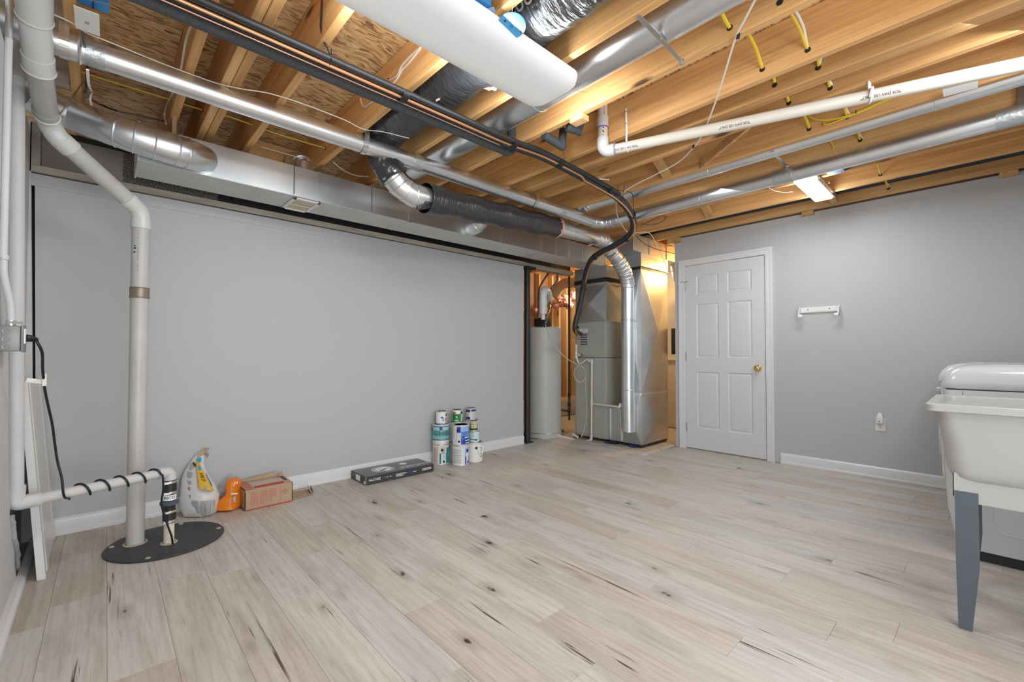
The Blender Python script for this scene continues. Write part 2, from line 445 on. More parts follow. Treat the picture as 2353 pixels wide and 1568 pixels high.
m_foil = M('silver_black_wrap', (.16, .165, .17), .24, .8, bump=1.0, bs3=(12, 50, 12), spec=.8, var=.5, vs3=(8, 30, 8))
m_pink = M('pink_fiberglass', (.80, .42, .40), .95, bump=1, bs3=(90, 90, 90), var=.15, vs3=(40, 40, 40))
m_copper = M('copper', (.95, .50, .26), .35, .9)
m_copperw = M('copper_wire', (.70, .40, .30), .45, .3)
m_wire = M('white_cable', (.80, .77, .70), .5)
m_yellow = M('yellow_cable', (.78, .58, .05), .45)
m_cord = M('black_cord', (.012, .012, .013), .4)
m_blue = M('blue_plastic', (.03, .25, .62), .35)
m_blued = M('blue_disc', (.10, .38, .72), .4, var=.15)
m_blueo = M('pale_blue_plastic', (.28, .47, .75), .4)
m_whitep = M('white_plastic', (.80, .79, .77), .35)
m_lens = M('lamp_lens', (.66, .67, .68), .45, emit=(1, .985, .96), estr=.15)
m_lens2 = M('lamp_lens_bright', (.85, .85, .85), .45, emit=(1, .98, .96), estr=2.2)
m_clear = M('lamp_housing', (.75, .77, .80), .25, 0)
m_black = M('black_paint', (.02, .02, .022), .5, bump=.3, bs3=(30, 30, 30))
m_beamw = M('beam_web', (.03, .03, .03), .6, bump=.6, bs3=(90, 90, 90), col2=(.30, .29, .27), vs3=(110, 110, 110), detail=2)
m_beamp = M('beam_web_painted', (.34, .33, .31), .7, var=.12)
m_plate = M('dusty_plate', (.32, .28, .22), .7, col2=(.52, .47, .40), vs3=(3, 30, 30))
m_furn = M('furnace_enamel', (.40, .42, .375), .45, var=.03)
m_tank = M('tank_enamel', (.50, .50, .48), .4)
m_blackpipe = M('black_iron', (.045, .04, .04), .5)
m_tub = M('tub_plastic', (.42, .42, .41), .38)
m_leg = M('grey_leg_paint', (.085, .105, .125), .42, var=.05)
m_appl = M('appliance_white', (.62, .635, .655), .16, coat=.3)
m_seam = M('dark_seam', (.03, .03, .035), .6)
m_brass = M('brass', (.78, .55, .22), .2, 1.0)
m_hinge = M('hinge_steel', (.55, .53, .50), .35, .9)
m_gbox = M('grey_metal_box', (.27, .28, .28), .45, .3)
m_lid = M('sump_lid', (.028, .031, .034), .5, col2=(.045, .048, .052), vs3=(12, 12, 12), bump=.2, bs3=(60, 60, 60))
m_dust = M('dried_sealant', (.42, .38, .30), .8, var=.2)
m_card = M('cardboard', (.44, .31, .20), .75, var=.06, vs3=(10, 10, 10))
m_cardl = M('cardboard_inner', (.62, .52, .42), .75, var=.05)
m_red = M('red_print', (.46, .05, .04), .6)
m_redl = M('pale_red_print', (.52, .20, .15), .7)
m_boxk = M('black_box_print', (.050, .052, .055), .4)
m_boxt = M('grey_box_print', (.13, .13, .135), .32)
m_bagw = M('white_bag', (.68, .68, .68), .45, bump=.4, bs3=(22, 22, 22))
m_bagg = M('grey_print', (.38, .39, .41), .6, col2=(.52, .53, .54), vs3=(30, 30, 160))
m_bagy = M('yellow_print', (.80, .46, .05), .45)
m_bago = M('orange_bag', (.85, .23, .012), .4, bump=.5, bs3=(26, 26, 26))
m_bagtan = M('tan_paper', (.62, .45, .28), .7)
m_ink = M('black_ink', (.02, .02, .02), .5)
m_inkr = M('red_ink', (.6, .05, .05), .5)
m_inkw = M('white_ink', (.85, .85, .85), .5)
m_inkg = M('grey_ink', (.40, .40, .41), .6)
m_tin = M('tin', (.62, .62, .61), .35, .6)
m_canw = M('can_white', (.72, .72, .70), .35)
m_teal = M('teal_label', (.02, .30, .32), .4)
m_tealg = M('teal_gradient', (.04, .36, .38), .4, col2=(.55, .75, .74), vs3=(1.5, 1.5, 14), detail=0)
m_bluel = M('blue_label', (.015, .06, .42), .35)
m_bluep = M('pale_blue_label', (.30, .47, .78), .35)
m_green = M('green_label', (.015, .22, .05), .4)
m_olive = M('olive_label', (.20, .33, .04), .5)
m_tanl = M('tan_label', (.62, .52, .34), .5)
m_cyanl = M('pale_cyan_label', (.55, .74, .80), .4)
m_orange = M('orange_ink', (.70, .22, .03), .4)
m_brown = M('brown_ink', (.17, .11, .09), .4)
m_navy = M('navy_label', (.03, .04, .16), .4)
m_white2 = M('panel_white', (.75, .75, .74), .5)
m_brownb = M('brown_board', (.28, .17, .10), .8, var=.08)
m_orangebrown = M('amber_box', (.60, .34, .12), .35)

# ------------------------------------------------------------------ floor
XL, XR, YB, YF, ZJ = -.30, 4.85, 3.72, -.65, 2.39
fl = MB().box(XL - .2, 6.6, -2.6, 5.2, -.06, -.010).build('floor', m_conc, smooth=0); fl['kind'] = 'structure'
MB().box(XL, 4.20, -2.6, 3.80, -.010, -.0065).build('underlay', m_sub, fl, smooth=0)
ends = {-2: [2.53], -1: [2.687], 0: [1.95], 1: [2.64], 2: [2.525], 3: [2.06], 4: [2.448], 5: [2.85], 6: [2.15], 7: [1.222], 8: [1.449], 9: [.637], 10: [1.053], 11: [.418], 12: [.247], 13: [.667], 14: [1.086], 15: [.55], 16: [.286], 17: [.708]}
PWID, PLEN = .178, 1.217
pm = {}
for i in range(-2, 28):
    e = ends.get(i, [random.uniform(0, 1.2)])[0]
    x0 = .037 + PWID * i; x1 = x0 + PWID
    if x0 > 4.84: break
    ys = [e + PLEN * k for k in range(-4, 5)]
    for a, b in zip(ys[:-1], ys[1:]):
        ymax = 3.705 if x0 < 3.6 else 3.80
        if x0 > 4.14: ymax = 2.44
        if x0 > 4.6: ymax = 2.40
        ymin = -1.7
        a2, b2 = max(a, ymin), min(b, ymax)
        if b2 - a2 < .03: continue
        xa, xb = max(x0, XL + .045), min(x1, 4.845)
        if xb - xa < .02: continue
        key = (round(xb - xa, 4), round(b2 - a2, 3))
        g = .0003
        if key not in pm:
            W, Ln = xb - xa, b2 - a2; c = .0008
            mb = MB().loft([[Vector((x, y, z)) for x, y in ((g + k, g + k), (W - g - k, g + k), (W - g - k, Ln - g - k), (g + k, Ln - g - k))] for z, k in ((-.0065, 0), (-c, 0), (0, c))])
            o = mb.build('plank', m_plank, fl, smooth=0); pm[key] = o.data
        else:
            o = bpy.data.objects.new('plank', pm[key]); COL.objects.link(o); o.parent = fl
        o.location = (xa + .010 * (a2 - 2.0), a2, 0); o.rotation_euler = (0, 0, -.010)
MB().box(4.16, 4.845, 2.44, 2.49, -.01, .012).build('trim_1', m_plank, bevel=.004)['kind'] = 'structure'

# ------------------------------------------------------------------ walls
def st(name, mb, m, parent=None, **k):
    o = mb.build(name, m, parent, **k)
    if not parent: o['kind'] = 'structure'
    return o


cg = [at(80, 432, Y=YB), at(82.5, 1240, Y=YB)]
xa_ = cg[0].x + (cg[0].x - cg[1].x) / (cg[0].z - cg[1].z) * (2.10 - cg[0].z); xb_ = cg[1].x
wb = st('wall_back', MB().ext([(xb_, YB, 0), (3.665, YB, 0), (3.665, YB, 2.10), (xa_, YB, 2.10)], (0, .12, 0)), m_wall, smooth=0)
st('batten', MB().box(-.30, 3.665, YB - .006, YB, 2.028, 2.098), m_wall, wb, smooth=0)
st('end_strip', MB().ext([(-.31, 3.70, 0), (xb_ - .008, 3.70, 0), (xa_ - .014, 3.70, 2.10), (xa_ - .014, 3.70, 2.39), (-.31, 3.70, 2.39)], (0, .04, 0)), m_wall2, wb, smooth=0)
st('dark_gap', MB().box(-.32, -.22, 3.845, 3.86, 0, 2.1), m_ink, wb, smooth=0)
st('top_board', MB().box(-.30, 3.68, 3.70, 3.84, 2.106, 2.146), m_plate, wb, smooth=0)
wl = st('wall_left', MB().box(XL - .15, XL, -.1, 5.1, 0, 2.34), m_wall2, smooth=0)
st('wall_panel', MB().ext([Vector((XL + .038, -.1, .012)), Vector((XL + .038, -.1, 2.30))] + [Vector((XL + .038, at(u, v, X=XL + .038).y, at(u, v, X=XL + .038).z)) for u, v in ((19, 130), (19, 400), (18, 700), (20, 900), (21, 1100), (23, 1160), (22, 1190), (26, 1215), (27, 1240), (33, 1270), (34, 1300), (38, 1330), (38, 1352))], (-.038, 0, 0)), m_wall2, wl, smooth=0)
wr = MB().box(XR, XR + .11, 2.295 + .045, 2.43, 0, 2.382).box(XR, XR + .11, -1.7, 1.475 - .045, 0, 2.382).box(XR, XR + .11, 1.43, 2.34, 2.075, 2.382)
wr = st('wall_right', wr, m_wall, smooth=0)
st('batten', MB().box(XR - .006, XR, -1.7, 2.43, 2.316, 2.380), m_wall, wr, smooth=0)
MB().box(XL, -.24, -2.6, 3.72, -.010, -.0012).build('edge_fill', m_conc, fl, smooth=0)
st('light_block', MB().box(XR + .02, XR + .11, -1.7, 2.43, 2.383, 2.62), m_brownb, wr, smooth=0)  # added board that stops the utility bulb leaking light over the wall
st('wall_front', MB().box(2.0, XR + .11, -.80, -.70, 0, 2.382), m_wall, smooth=0)


def baseboard(name, a, b, out):
    a, b, out = Vector(a), Vector(b), Vector(out)
    prof = [(0, 0), (.016, 0), (.016, .018), (.012, .024), (.012, .075), (.009, .088), (.004, .094), (.0, .10)]
    poly = [a + out * p[0] + Vector((0, 0, p[1])) for p in prof]
    return st(name, MB().ext(poly, b - a), m_trim, smooth=25)


baseboard('baseboard_back', (-.262, YB, 0), (3.665, YB, 0), (0, -1, 0))
baseboard('baseboard_right', (XR, -1.6, 0), (XR, 1.365, 0), (-1, 0, 0))
bl = MB().ext([(XL + .045, -.1, 0), (XL + .070, -.1, 0), (XL + .068, -.1, .014), (XL + .055, -.1, .024), (XL + .038, -.1, .026)], (0, 3.75, 0))
st('baseboard_left', bl, m_trim)
pts = [at(u, v, X=XL + .030) for u, v in ((25, 1190), (29, 1215), (31, 1240), (38, 1270), (40, 1300), (43, 1330), (44, 1350))]
st('trim_2', MB().tube(spline(pts, 4), .012, 8, wrink=.6, wf=40), m_wall2)

# ------------------------------------------------------------------ door
DX, DY0, DY1, DH = XR, 1.49, 2.30, 2.032
dr = MB(); Zt = DH + .012


def door_face():
    """six raised panels, built as an inset grid on the room side"""
    mb = MB(); x = DX - .004
    ys = [DY0, DY0 + .115, DY0 + .355, DY0 + .455, DY0 + .695, DY1]
    zs = [.012, .24, .86, 1.015, 1.61, 1.715, 1.925, Zt]
    ys = [DY0, DY0 + .12, DY0 + .36, DY0 + .45, DY0 + .69, DY1]
    for i in range(5):
        for j in range(7):
            y0, y1, z0, z1 = ys[i], ys[i + 1], zs[j], zs[j + 1]
            if i in (1, 3) and j in (1, 3, 5):
                def rg(k, dx): return [Vector((x + dx, y0 + k, z0 + k)), Vector((x + dx, y1 - k, z0 + k)), Vector((x + dx, y1 - k, z1 - k)), Vector((x + dx, y0 + k, z1 - k))]
                rs = [rg(0, 0), rg(.008, .007), rg(.014, .009), rg(.03, .002), rg(.036, .0015)]
                n = len(mb.v); mb.loft(rs, caps=False); m = len(mb.v); mb.f.append([m - 4, m - 3, m - 2, m - 1])
            else:
                mb.add([(x, y0, z0), (x, y1, z0), (x, y1, z1), (x, y0, z1)], [(0, 1, 2, 3)])
    mb.box(DX + .010, DX + .031, DY0, DY1, .012, Zt)
    for a, b in (((DY0, .012), (DY1, .012)), ((DY0, Zt), (DY1, Zt)), ((DY0, .012), (DY0, Zt)), ((DY1, .012), (DY1, Zt))):
        mb.add([(x, a[0], a[1]), (x, b[0], b[1]), (x + .014, b[0], b[1]), (x + .014, a[0], a[1])], [(0, 1, 2, 3)])
    return mb


d1 = door_face().build('door_1', m_door, smooth=20); d1['kind'] = 'structure'
cs = MB()
for y0, y1, z0, z1 in ((DY1 + .008, DY1 + .078, 0, Zt + .075), (DY0 - .078, DY0 - .008, 0, Zt + .075)):
    cs.box(DX - .017, DX, y0, y1, z0, z1); s_ = 1 if y0 > 2 else -1
    ya = y0 if s_ > 0 else y1
    cs.box(DX - .021, DX - .016, min(ya + s_ * .045, ya + s_ * .070), max(ya + s_ * .045, ya + s_ * .070), z0, z1 - .005)
    cs.box(DX - .0195, DX - .016, min(ya + s_ * .012, ya + s_ * .022), max(ya + s_ * .012, ya + s_ * .022), z0, z1 - .053)
cs.box(DX - .0168, DX - .0002, DY0 - .008, DY1 + .008, Zt + .006, Zt + .0748)
cs.box(DX - .0214, DX - .0162, DY0 - .078, DY1 + .078, Zt + .050, Zt + .072)
cs.box(DX - .0195, DX - .016, DY0 - .02, DY1 + .02, Zt + .016, Zt + .026)
cs.build('door_casing', m_trim, d1, smooth=0)
MB().box(DX + .0, DX + .11, DY1 + .003, DY1 + .04, 0, Zt + .035).box(DX + .0, DX + .11, DY0 - .045, DY0 - .003, 0, Zt + .035).box(DX, DX + .11, DY0 - .04, DY1 + .04, Zt + .005, Zt + .035).build('door_jamb', m_trim, d1, smooth=0)
for z in (.24, 1.03, 1.82):
    h = MB().box(DX - .006, DX + .002, DY1 - .004, DY1 + .010, z - .045, z + .045).tube([(DX - .009, DY1 + .003, z - .047), (DX - .009, DY1 + .003, z + .047)], .005, 10)
    h.build('hinge', m_hinge, d1)
MB().tube([(DX - .012, DY1 - .03, 1.87), (DX - .02, DY1 + .03, 1.872)], .004, 8).tube([(DX - .02, DY1 + .03, 1.872), (DX - .025, DY1 + .045, 1.872)], .007, 8).build('door_stop', m_steel, d1)
kz, ky = .915, DY0 + .065
kn = MB().lathe([(.032, 0), (.031, .006), (.012, .010), (.011, .028), (.020, .034), (.028, .044), (.029, .052), (.024, .062), (.012, .067), (0, .068)], (DX - .004, ky, kz), (-1, 0, 0), 28)
kn.build('door_knob', m_brass, d1)
MB().box(DX - .006, DX, DY0 - .006, DY0 - .001, kz - .03, kz + .03).build('strike_plate', m_brass, d1)
MB().box(DX + .01, DX + .09, DY0, DY1, -.008, .004).build('threshold', m_plank, d1, smooth=0)

# ------------------------------------------------------------------ ceiling: subfloor panels and joists
ce = st('ceiling', MB().box(XL - .15, 6.6, -2.6, 5.2, 2.650, 2.70), m_sub, smooth=0)
py = [-2.6, -.55, .67, 1.89, 3.11, 4.33, 5.2]
for i in range(len(py) - 1):
    for j, x0 in enumerate((-.45, 1.9, 4.3)):
        x1 = (1.9, 4.3, 6.6)[j]
        MB().box(x0 + .002, x1 - .002, py[i] + .002, py[i + 1] - .002, 2.628, 2.649).build('panel', m_osb, ce, smooth=0, origin=(x0, py[i], 2.628))
JX = [-.60, -.10, .295, .439, .481, .690, 1.130, 1.530, 1.942, 2.340, 2.523, 2.565, 2.762, 3.172, 3.575, 3.962, 4.385, 4.80, 5.21, 5.62, 6.02, 6.43]
jd = {}
for x in JX:
    if x < -.4: continue
    y1 = 5.15; y0 = -2.5
    wd = .038
    hgt = .236
    o = None
    if 'j' not in jd:
        o = MB().box(-wd / 2, wd / 2, y0, y1, 0, hgt).build('joist', m_joist, ce, bevel=.003, smooth=0, origin=(0, 0, 0)); jd['j'] = o.data
    else:
        o = bpy.data.objects.new('joist', jd['j']); COL.objects.link(o); o.parent = ce
    o.location = (x + random.uniform(-.002, .002), 0, ZJ + (0 if x != 3.575 else .0)); o.rotation_euler = (0, 0, 0)


def block(a, b, wx, wz, side=(0, 0, 1), nm='bridging', m=None):
    return MB().bar(a, b, wx, wz, side).build(nm, m or m_joistx, ce, bevel=.002, smooth=0, origin=(Vector(a) + Vector(b)) / 2)


block((3.148, 1.37, 2.425), (2.79, .93, 2.425), .019, .064)
block((3.145, 1.63, 2.41), (2.785, 1.62, 2.60), .072, .019)
block((4.36, 1.82, 2.405), (3.985, 1.80, 2.60), .070, .019)
block((4.775, .90, 2.41), (4.41, .93, 2.60), .055, .019)
block((4.775, 2.6, 2.60), (4.41, 2.6, 2.42), .060, .019)
# blocking at the near left wall and shims
block((-.42, 2.68, 2.50), (-.122, 2.68, 2.50), .038, .225, nm='blocking', m=m_plate)
block((-.42, 3.12, 2.50), (-.122, 3.12, 2.50), .038, .225, nm='blocking', m=m_plate)
block((.72, 3.60, 2.50), (1.108, 3.60, 2.50), .038, .225, nm='blocking')
for y in (1.107, -.14):
    MB().box(4.795, 4.852, y - .047, y + .047, 2.352, 2.389).build('shim', m_joistx, ce, bevel=.002, smooth=0)
MB().box(4.80, 4.95, 2.35, 2.50, 2.33, 2.389).build('shim', m_joistx, ce, bevel=.002, smooth=0)
c = at(1331, 276, Z=2.372); MB().box(c.x - .03, c.x + .03, c.y - .045, c.y + .045, 2.358, 2.389).build('shim', m_joistx, ce, bevel=.002, smooth=0)

# steel beam and column
sb = thing('steel_beam', 'long black steel I-beam resting above the back wall, its left end painted grey', 'beam', (-.3, 3.79, 2.15))
MB().box(.10, .62, 3.80, 3.812, 2.158, 2.372).build('web', m_beamw, sb, smooth=0)
MB().box(.62, 4.60, 3.80, 3.812, 2.158, 2.372).build('web', m_black, sb, smooth=0)
MB().box(-.30, .10, 3.80, 3.812, 2.158, 2.372).build('web', m_beamp, sb, smooth=0, label='grey painted end of the web')
MB().box(-.30, 4.60, 3.745, 3.865, 2.147, 2.160).build('flange', m_black, sb, smooth=0)
MB().box(-.30, 4.60, 3.745, 3.865, 2.371, 2.386).build('flange', m_black, sb, smooth=0)
MB().box(-.30, -.26, 3.70, 3.80, 2.147, 2.387).build('end_plate', m_beamp, sb, smooth=0)
u_ = MB().box(3.68, 4.60, 3.72, 3.84, 2.100, 2.147)
u_.build('sill_board', m_plate, sb, smooth=0)
cl = thing('support_column', 'slim black steel column at the open end of the back wall', 'column', (3.755, 3.745, 0))
MB().tube([(3.755, 3.745, .01), (3.755, 3.745, 2.07)], .036, 24).build('post', m_black, cl)
MB().box(3.68, 3.83, 3.67, 3.82, 2.07, 2.098).build('cap_plate', m_black, cl, smooth=0)
MB().box(3.70, 3.81, 3.69, 3.80, 0, .010).build('base_plate', m_blackpipe, cl, smooth=0)

# ------------------------------------------------------------------ utility room shell
wf = st('wall_far', MB().box(3.2, 6.6, 5.10, 5.2, 0, 2.64), m_brownb, smooth=0)
for k, x in enumerate((3.7, 4.1, 4.5, 4.9, 5.3, 5.62, 5.80, 6.0, 6.24, 6.5)):
    MB().box(x, x + .038, 5.01, 5.10, .30, 2.38).build('stud', m_stud, wf, smooth=0, bevel=.002, origin=(x, 5.01, 0))
MB().box(3.2, 6.6, 4.99, 5.10, .26, .30).build('sill_plate', m_stud, wf, smooth=0)
MB().box(3.2, 6.6, 4.92, 5.10, 0, .26).build('footing', m_conc, wf, smooth=0)
st('wall_utility', MB().box(6.5, 6.6, -1.7, 5.2, 0, 2.64), m_white2, smooth=0)
st('wall_inner', MB().box(3.55, 3.65, 3.86, 5.1, 0, 2.64), m_brownb, smooth=0)

# ------------------------------------------------------------------ sheet-metal trunk duct
td = thing('trunk_duct', 'long rectangular galvanized trunk duct hung in front of the beam over the back wall', 'duct', (.15, 3.32, 2.13))
TY0, TY1, TZ0, TZ1 = 3.17, 3.48, 2.13, 2.335
cuts = [.15, .95, 1.115, 1.505, 1.83, 2.50, 2.84, 3.05, 3.40, 3.62, 3.84, 4.08, 4.55]
for i in range(len(cuts) - 1):
    a, b = cuts[i], cuts[i + 1]
    mb = MB(); n = 5
    ys = (TY0, TY1)
    mb.box(a + .0015, b - .0015, TY0, TY1, TZ0, TZ1)
    m_ = m_galvp if i < 4 else m_galv2
    o = mb.build('duct_section', m_galv2, td, bevel=.002, smooth=0, origin=(a, TY0, TZ0))
    mb = MB().box(b - .012, b + .012, TY0 - .003, TY0 + .002, TZ0 - .003, TZ1)
    mb.box(b - .006, b + .006, TY0 - .003, TY1, TZ0 - .004, TZ0 + .001)
    if i % 2 == 1 or i > 6: mb.build('drive_cleat', m_galv, td, smooth=0)
MB().box(.15, 4.55, TY0 + .001, TY1 - .001, TZ0 - .0012, TZ0 + .01).build('bottom_pan', m_galvp, td, smooth=0, label='dull painted underside')
MB().box(.142, .152, TY0 - .012, TY1 + .004, TZ0 - .008, TZ1 + .01).build('end_cap', m_galvp, td, bevel=.002)
# register in the underside
rg = thing('ceiling_register', 'small white air register with two beige louvres under the trunk duct', 'vent', (1.03, 3.33, 2.118))
fr = MB(); x0, x1, y0, y1, z = .955, 1.135, 3.185, 3.475, 2.1285
fr.box(x0, x1, y0, y0 + .028, z - .010, z - .002).box(x0, x1, y1 - .028, y1, z - .010, z - .002).box(x0, x0 + .022, y0, y1, z - .010, z - .002).box(x1 - .022, x1, y0, y1, z - .010, z - .002)
fr.build('frame', m_whitep, rg, bevel=.002)
for k in range(2):
    yy = y0 + .028 + k * .117
    MB().cbox(((x0 + x1) / 2, yy + .058, z - .005), .135, .112, .002, Matrix.Rotation(.04, 3, 'X')).build('louvre', m_tanl, rg, smooth=0)
MB().box(x0 + .02, x1 - .02, 3.328, 3.333, z - .011, z - .006).build('bar', m_whitep, rg, smooth=0)


# ------------------------------------------------------------------ round ducts
def duct(name, path, r, mat, parent, beads=(), n=32, br=None, **k):
    mb = MB().tube(path, r, n, **k)
    P = [Vector(p) for p in path]
    for (i, t) in beads:
        a, b = P[i], P[i + 1]; R = r if not isinstance(r, list) else r[i]
        mb.ring(a.lerp(b, t), b - a, R * 1.005, br or .004, n, 6)
    return mb.build(name, mat, parent, smooth=35)


def strap(name, c, axis, R, top, w=.03, parent=None, up=(0, 0, 1)):
    """flat metal hanger strap round a pipe"""
    c = Vector(c); ax = Vector(axis).normalized(); up = Vector(up); up = (up - ax * up.dot(ax)).normalized(); sd = ax.cross(up)
    mb = MB(); pts = []
    for k in range(15):
        a = math.radians(-180 + 180 * k / 14)
        pts.append(c + sd * math.cos(a) * (R + .002) + up * math.sin(a) * (R + .002))
    pts = [pts[0] + up * top * .9] + pts + [pts[-1] + up * top]
    for a, b in zip(pts[:-1], pts[1:]):
        n = (b - a).normalized().cross(ax)
        mb.bar(a, b, .0016, w, ax)
    return mb.build(name, m_steel, parent, smooth=0)


# long 4-inch dryer vent along the joists, then turning along pipe 2
vent = thing('dryer_vent', 'long thin galvanized round pipe hung below the joists and turning at the far corner', 'pipe', (.0, 2.545, 2.33))
YA, ZA, RA = 2.545, 2.325, .050
e1 = [(3.44, YA, ZA), (3.50, YA - .01, ZA), (3.545, YA - .04, ZA), (3.565, YA - .09, ZA), (3.57, YA - .15, ZA)]
duct('pipe_section', [(-.04, YA, ZA), (1.54, YA, ZA)], RA, m_galv, vent)
duct('pipe_section', [(1.54, YA, ZA), (2.98, YA, ZA)], RA * .985, m_galv, vent)
duct('pipe_section', [(2.98, YA, ZA), (3.44, YA, ZA)], RA, m_galv, vent)
duct('elbow', e1, RA * 1.03, m_galv, vent, [(0, .1), (1, .0), (1, .9), (2, .9), (3, .8)])
duct('pipe_section', [(3.57, YA - .15, ZA), (3.56, 1.55, ZA)], RA, m_galv, vent)
duct('pipe_section', [(3.56, 1.55, ZA), (3.55, .98, ZA)], RA * .985, m_galv, vent)
duct('pipe_section', [(3.55, .98, ZA), (3.535, -.10, ZA)], RA, m_galv, vent)
duct('pipe_section', [(3.535, -.10, ZA), (3.53, -.75, ZA)], RA * .985, m_galv, vent)
duct('collar', [(-.34, YA + .0, ZA + .02), (-.17, YA + .0, ZA), (-.16, YA, ZA), (-.075, YA, ZA), (-.03, YA, ZA)], [RA * 1.04] * 5, m_galv, vent, [(2, .0), (3, .05)], br=.007)
for a, b in (((-.058, YA, ZA), (.004, YA, ZA)), ((1.48, YA, ZA), (1.55, YA, ZA)), ((2.94, YA, ZA), (3.0, YA, ZA)), ((3.57, YA - .12, ZA), (3.57, YA - .20, ZA)), ((3.552, 1.02, ZA), (3.548, .90, ZA)), ((3.535, -.06, ZA), (3.534, -.16, ZA))):
    duct('tape_band', [a, b], RA * 1.06, m_tape, vent)
for x in (-.118, 1.15, 2.62): strap('strap', (x, YA, ZA), (1, 0, 0), RA * 1.06, .062, .030, vent)
for y, xx in ((1.63, 3.56), (2.27, 3.57)):
    MB().bar((xx + .035, y, ZA + .03), (xx + .018, y + .01, 2.44), .026, .002, (1, 0, 0)).build('strap', m_steel, vent, smooth=0)

# small duct tucked between two joists
sd = thing('branch_duct', 'thin round metal pipe tucked up between two joists right of the dryer vent bend', 'pipe', (3.27, 1, 2.42))
duct('pipe_section', [(3.265, 2.45, 2.420), (3.265, 1.25, 2.420)], .050, m_galv, sd)
duct('pipe_section', [(3.265, 1.25, 2.420), (3.265, .16, 2.420)], .049, m_galv, sd)
duct('pipe_section', [(3.265, .16, 2.420), (3.265, -.8, 2.420)], .050, m_galv, sd)
for y in (1.36, .16): MB().ring((3.265, y, 2.42), (0, 1, 0), .050, .003).build('seam_ring', m_galv, sd)
duct('elbow', [(3.265, 2.45, 2.420), (3.265, 2.52, 2.43), (3.265, 2.58, 2.47), (3.265, 2.60, 2.55)], .052, m_galv, sd, [(0, .3), (1, .4), (2, .3)])

# wide 6-inch duct between joists near the lamp
wd_ = thing('wide_round_duct', 'wide shiny round duct running in the joist bay at the end of the wrap lamp', 'duct', (1.735, 1.5, 2.45))
XW = 1.735
duct('pipe_section', [(XW, 2.95, 2.478), (XW, 1.62, 2.478)], .088, m_galv, wd_, [(0, .98)], n=40)
duct('pipe_section', [(XW, 1.62, 2.478), (XW, .62, 2.48)], .087, m_galv, wd_, n=40)
duct('pipe_section', [(XW, .62, 2.48), (XW, -1.0, 2.48)], .088, m_galv, wd_, [(0, .02)], n=40)
MB().tube(spline([(XW - .10, 1.36, 2.40), (XW - .05, 1.35, 2.36), (XW + .03, 1.34, 2.372), (XW + .085, 1.33, 2.43)]), .0012, 6).build('hanger_wire', m_steel, wd_)

# telescoping hanger bars
hb = thing('hanger_bar', 'shiny telescoping metal hanger bar crossing below the wide round duct', 'bar', (1.72, .91, 2.39), 'hanger bars under the joists')
MB().bar((1.52, .905, 2.386), (1.76, .909, 2.384), .020, .006).build('outer_bar', m_steel, hb, bevel=.001)
MB().bar((1.70, .909, 2.383), (1.905, .913, 2.380), .016, .005).build('inner_bar', m_steel, hb, bevel=.001)
MB().box(1.900, 1.912, .903, .923, 2.368, 2.392).build('end_hook', m_steel, hb, bevel=.001)
hb2 = thing('hanger_bar', 'small angled metal hanger bar beside the branch pipe near the bright lamp', 'bar', (3.35, .93, 2.39), 'hanger bars under the joists')
MB().bar((3.205, .935, 2.386), (3.52, .928, 2.380), .018, .005).build('outer_bar', m_steel, hb2, bevel=.001)
MB().box(3.515, 3.528, .918, .938, 2.370, 2.392).build('end_hook', m_steel, hb2, bevel=.001)

# large duct at the left that turns into the trunk
bd = thing('supply_elbow_duct', 'fat galvanized round duct at far left with a ribbed elbow into the trunk duct', 'duct', (0, 3.05, 2.2))
pth = [Vector((-.29, 3.10, 2.306)), at(100, 235, Z=2.304), at(160, 262, Z=2.292), at(210, 281, Y=3.15), at(252, 297, Y=3.115)]
duct('pipe_section', spline(pth, 4), .078, m_galv, bd, n=36)
pth = [at(247, 295, Y=3.118), at(268, 301, Y=3.10), at(305, 314, Y=3.085), at(352, 329, Y=3.08), at(400, 344, Y=3.08), at(430, 354, Y=3.095), at(455, 362, Y=3.13), at(468, 367, Y=3.175)]
duct('elbow', pth, [.080, .082, .083, .083, .083, .082, .080, .078], m_galv, bd, [(1, .1), (2, .1), (3, .1), (4, .05), (4, .9)], n=36, br=.004)
c = at(400, 344, Y=3.08); MB().bar(c + Vector((0, 0, .08)), c + Vector((0, .01, .20)), .02, .002, (0, 1, 0)).build('strap', m_steel, bd, smooth=0)

# small round take-offs out of the trunk
for k, (x, z0, lab) in enumerate(((2.46, 2.25, 'stubby round take-off collar on the trunk duct below the black wrapped duct'), (1.06, 2.42, 'dim round take-off rising behind the trunk duct near the air register'))):
    t = thing('takeoff_collar', lab, 'collar', (x, 3.15, z0))
    if k == 0: duct('collar', [(x, 3.175, 2.205), (x, 3.11, 2.205), (x + .01, 3.06, 2.23), (x + .015, 3.02, 2.27)], .068, m_galv, t, [(0, .4), (1, .5), (2, .4)])
    else: duct('collar', [(x, 3.33, 2.336), (x, 3.33, 2.40), (x, 3.40, 2.46), (x, 3.52, 2.50)], .07, m_galv, t, [(0, .4), (1, .5)])

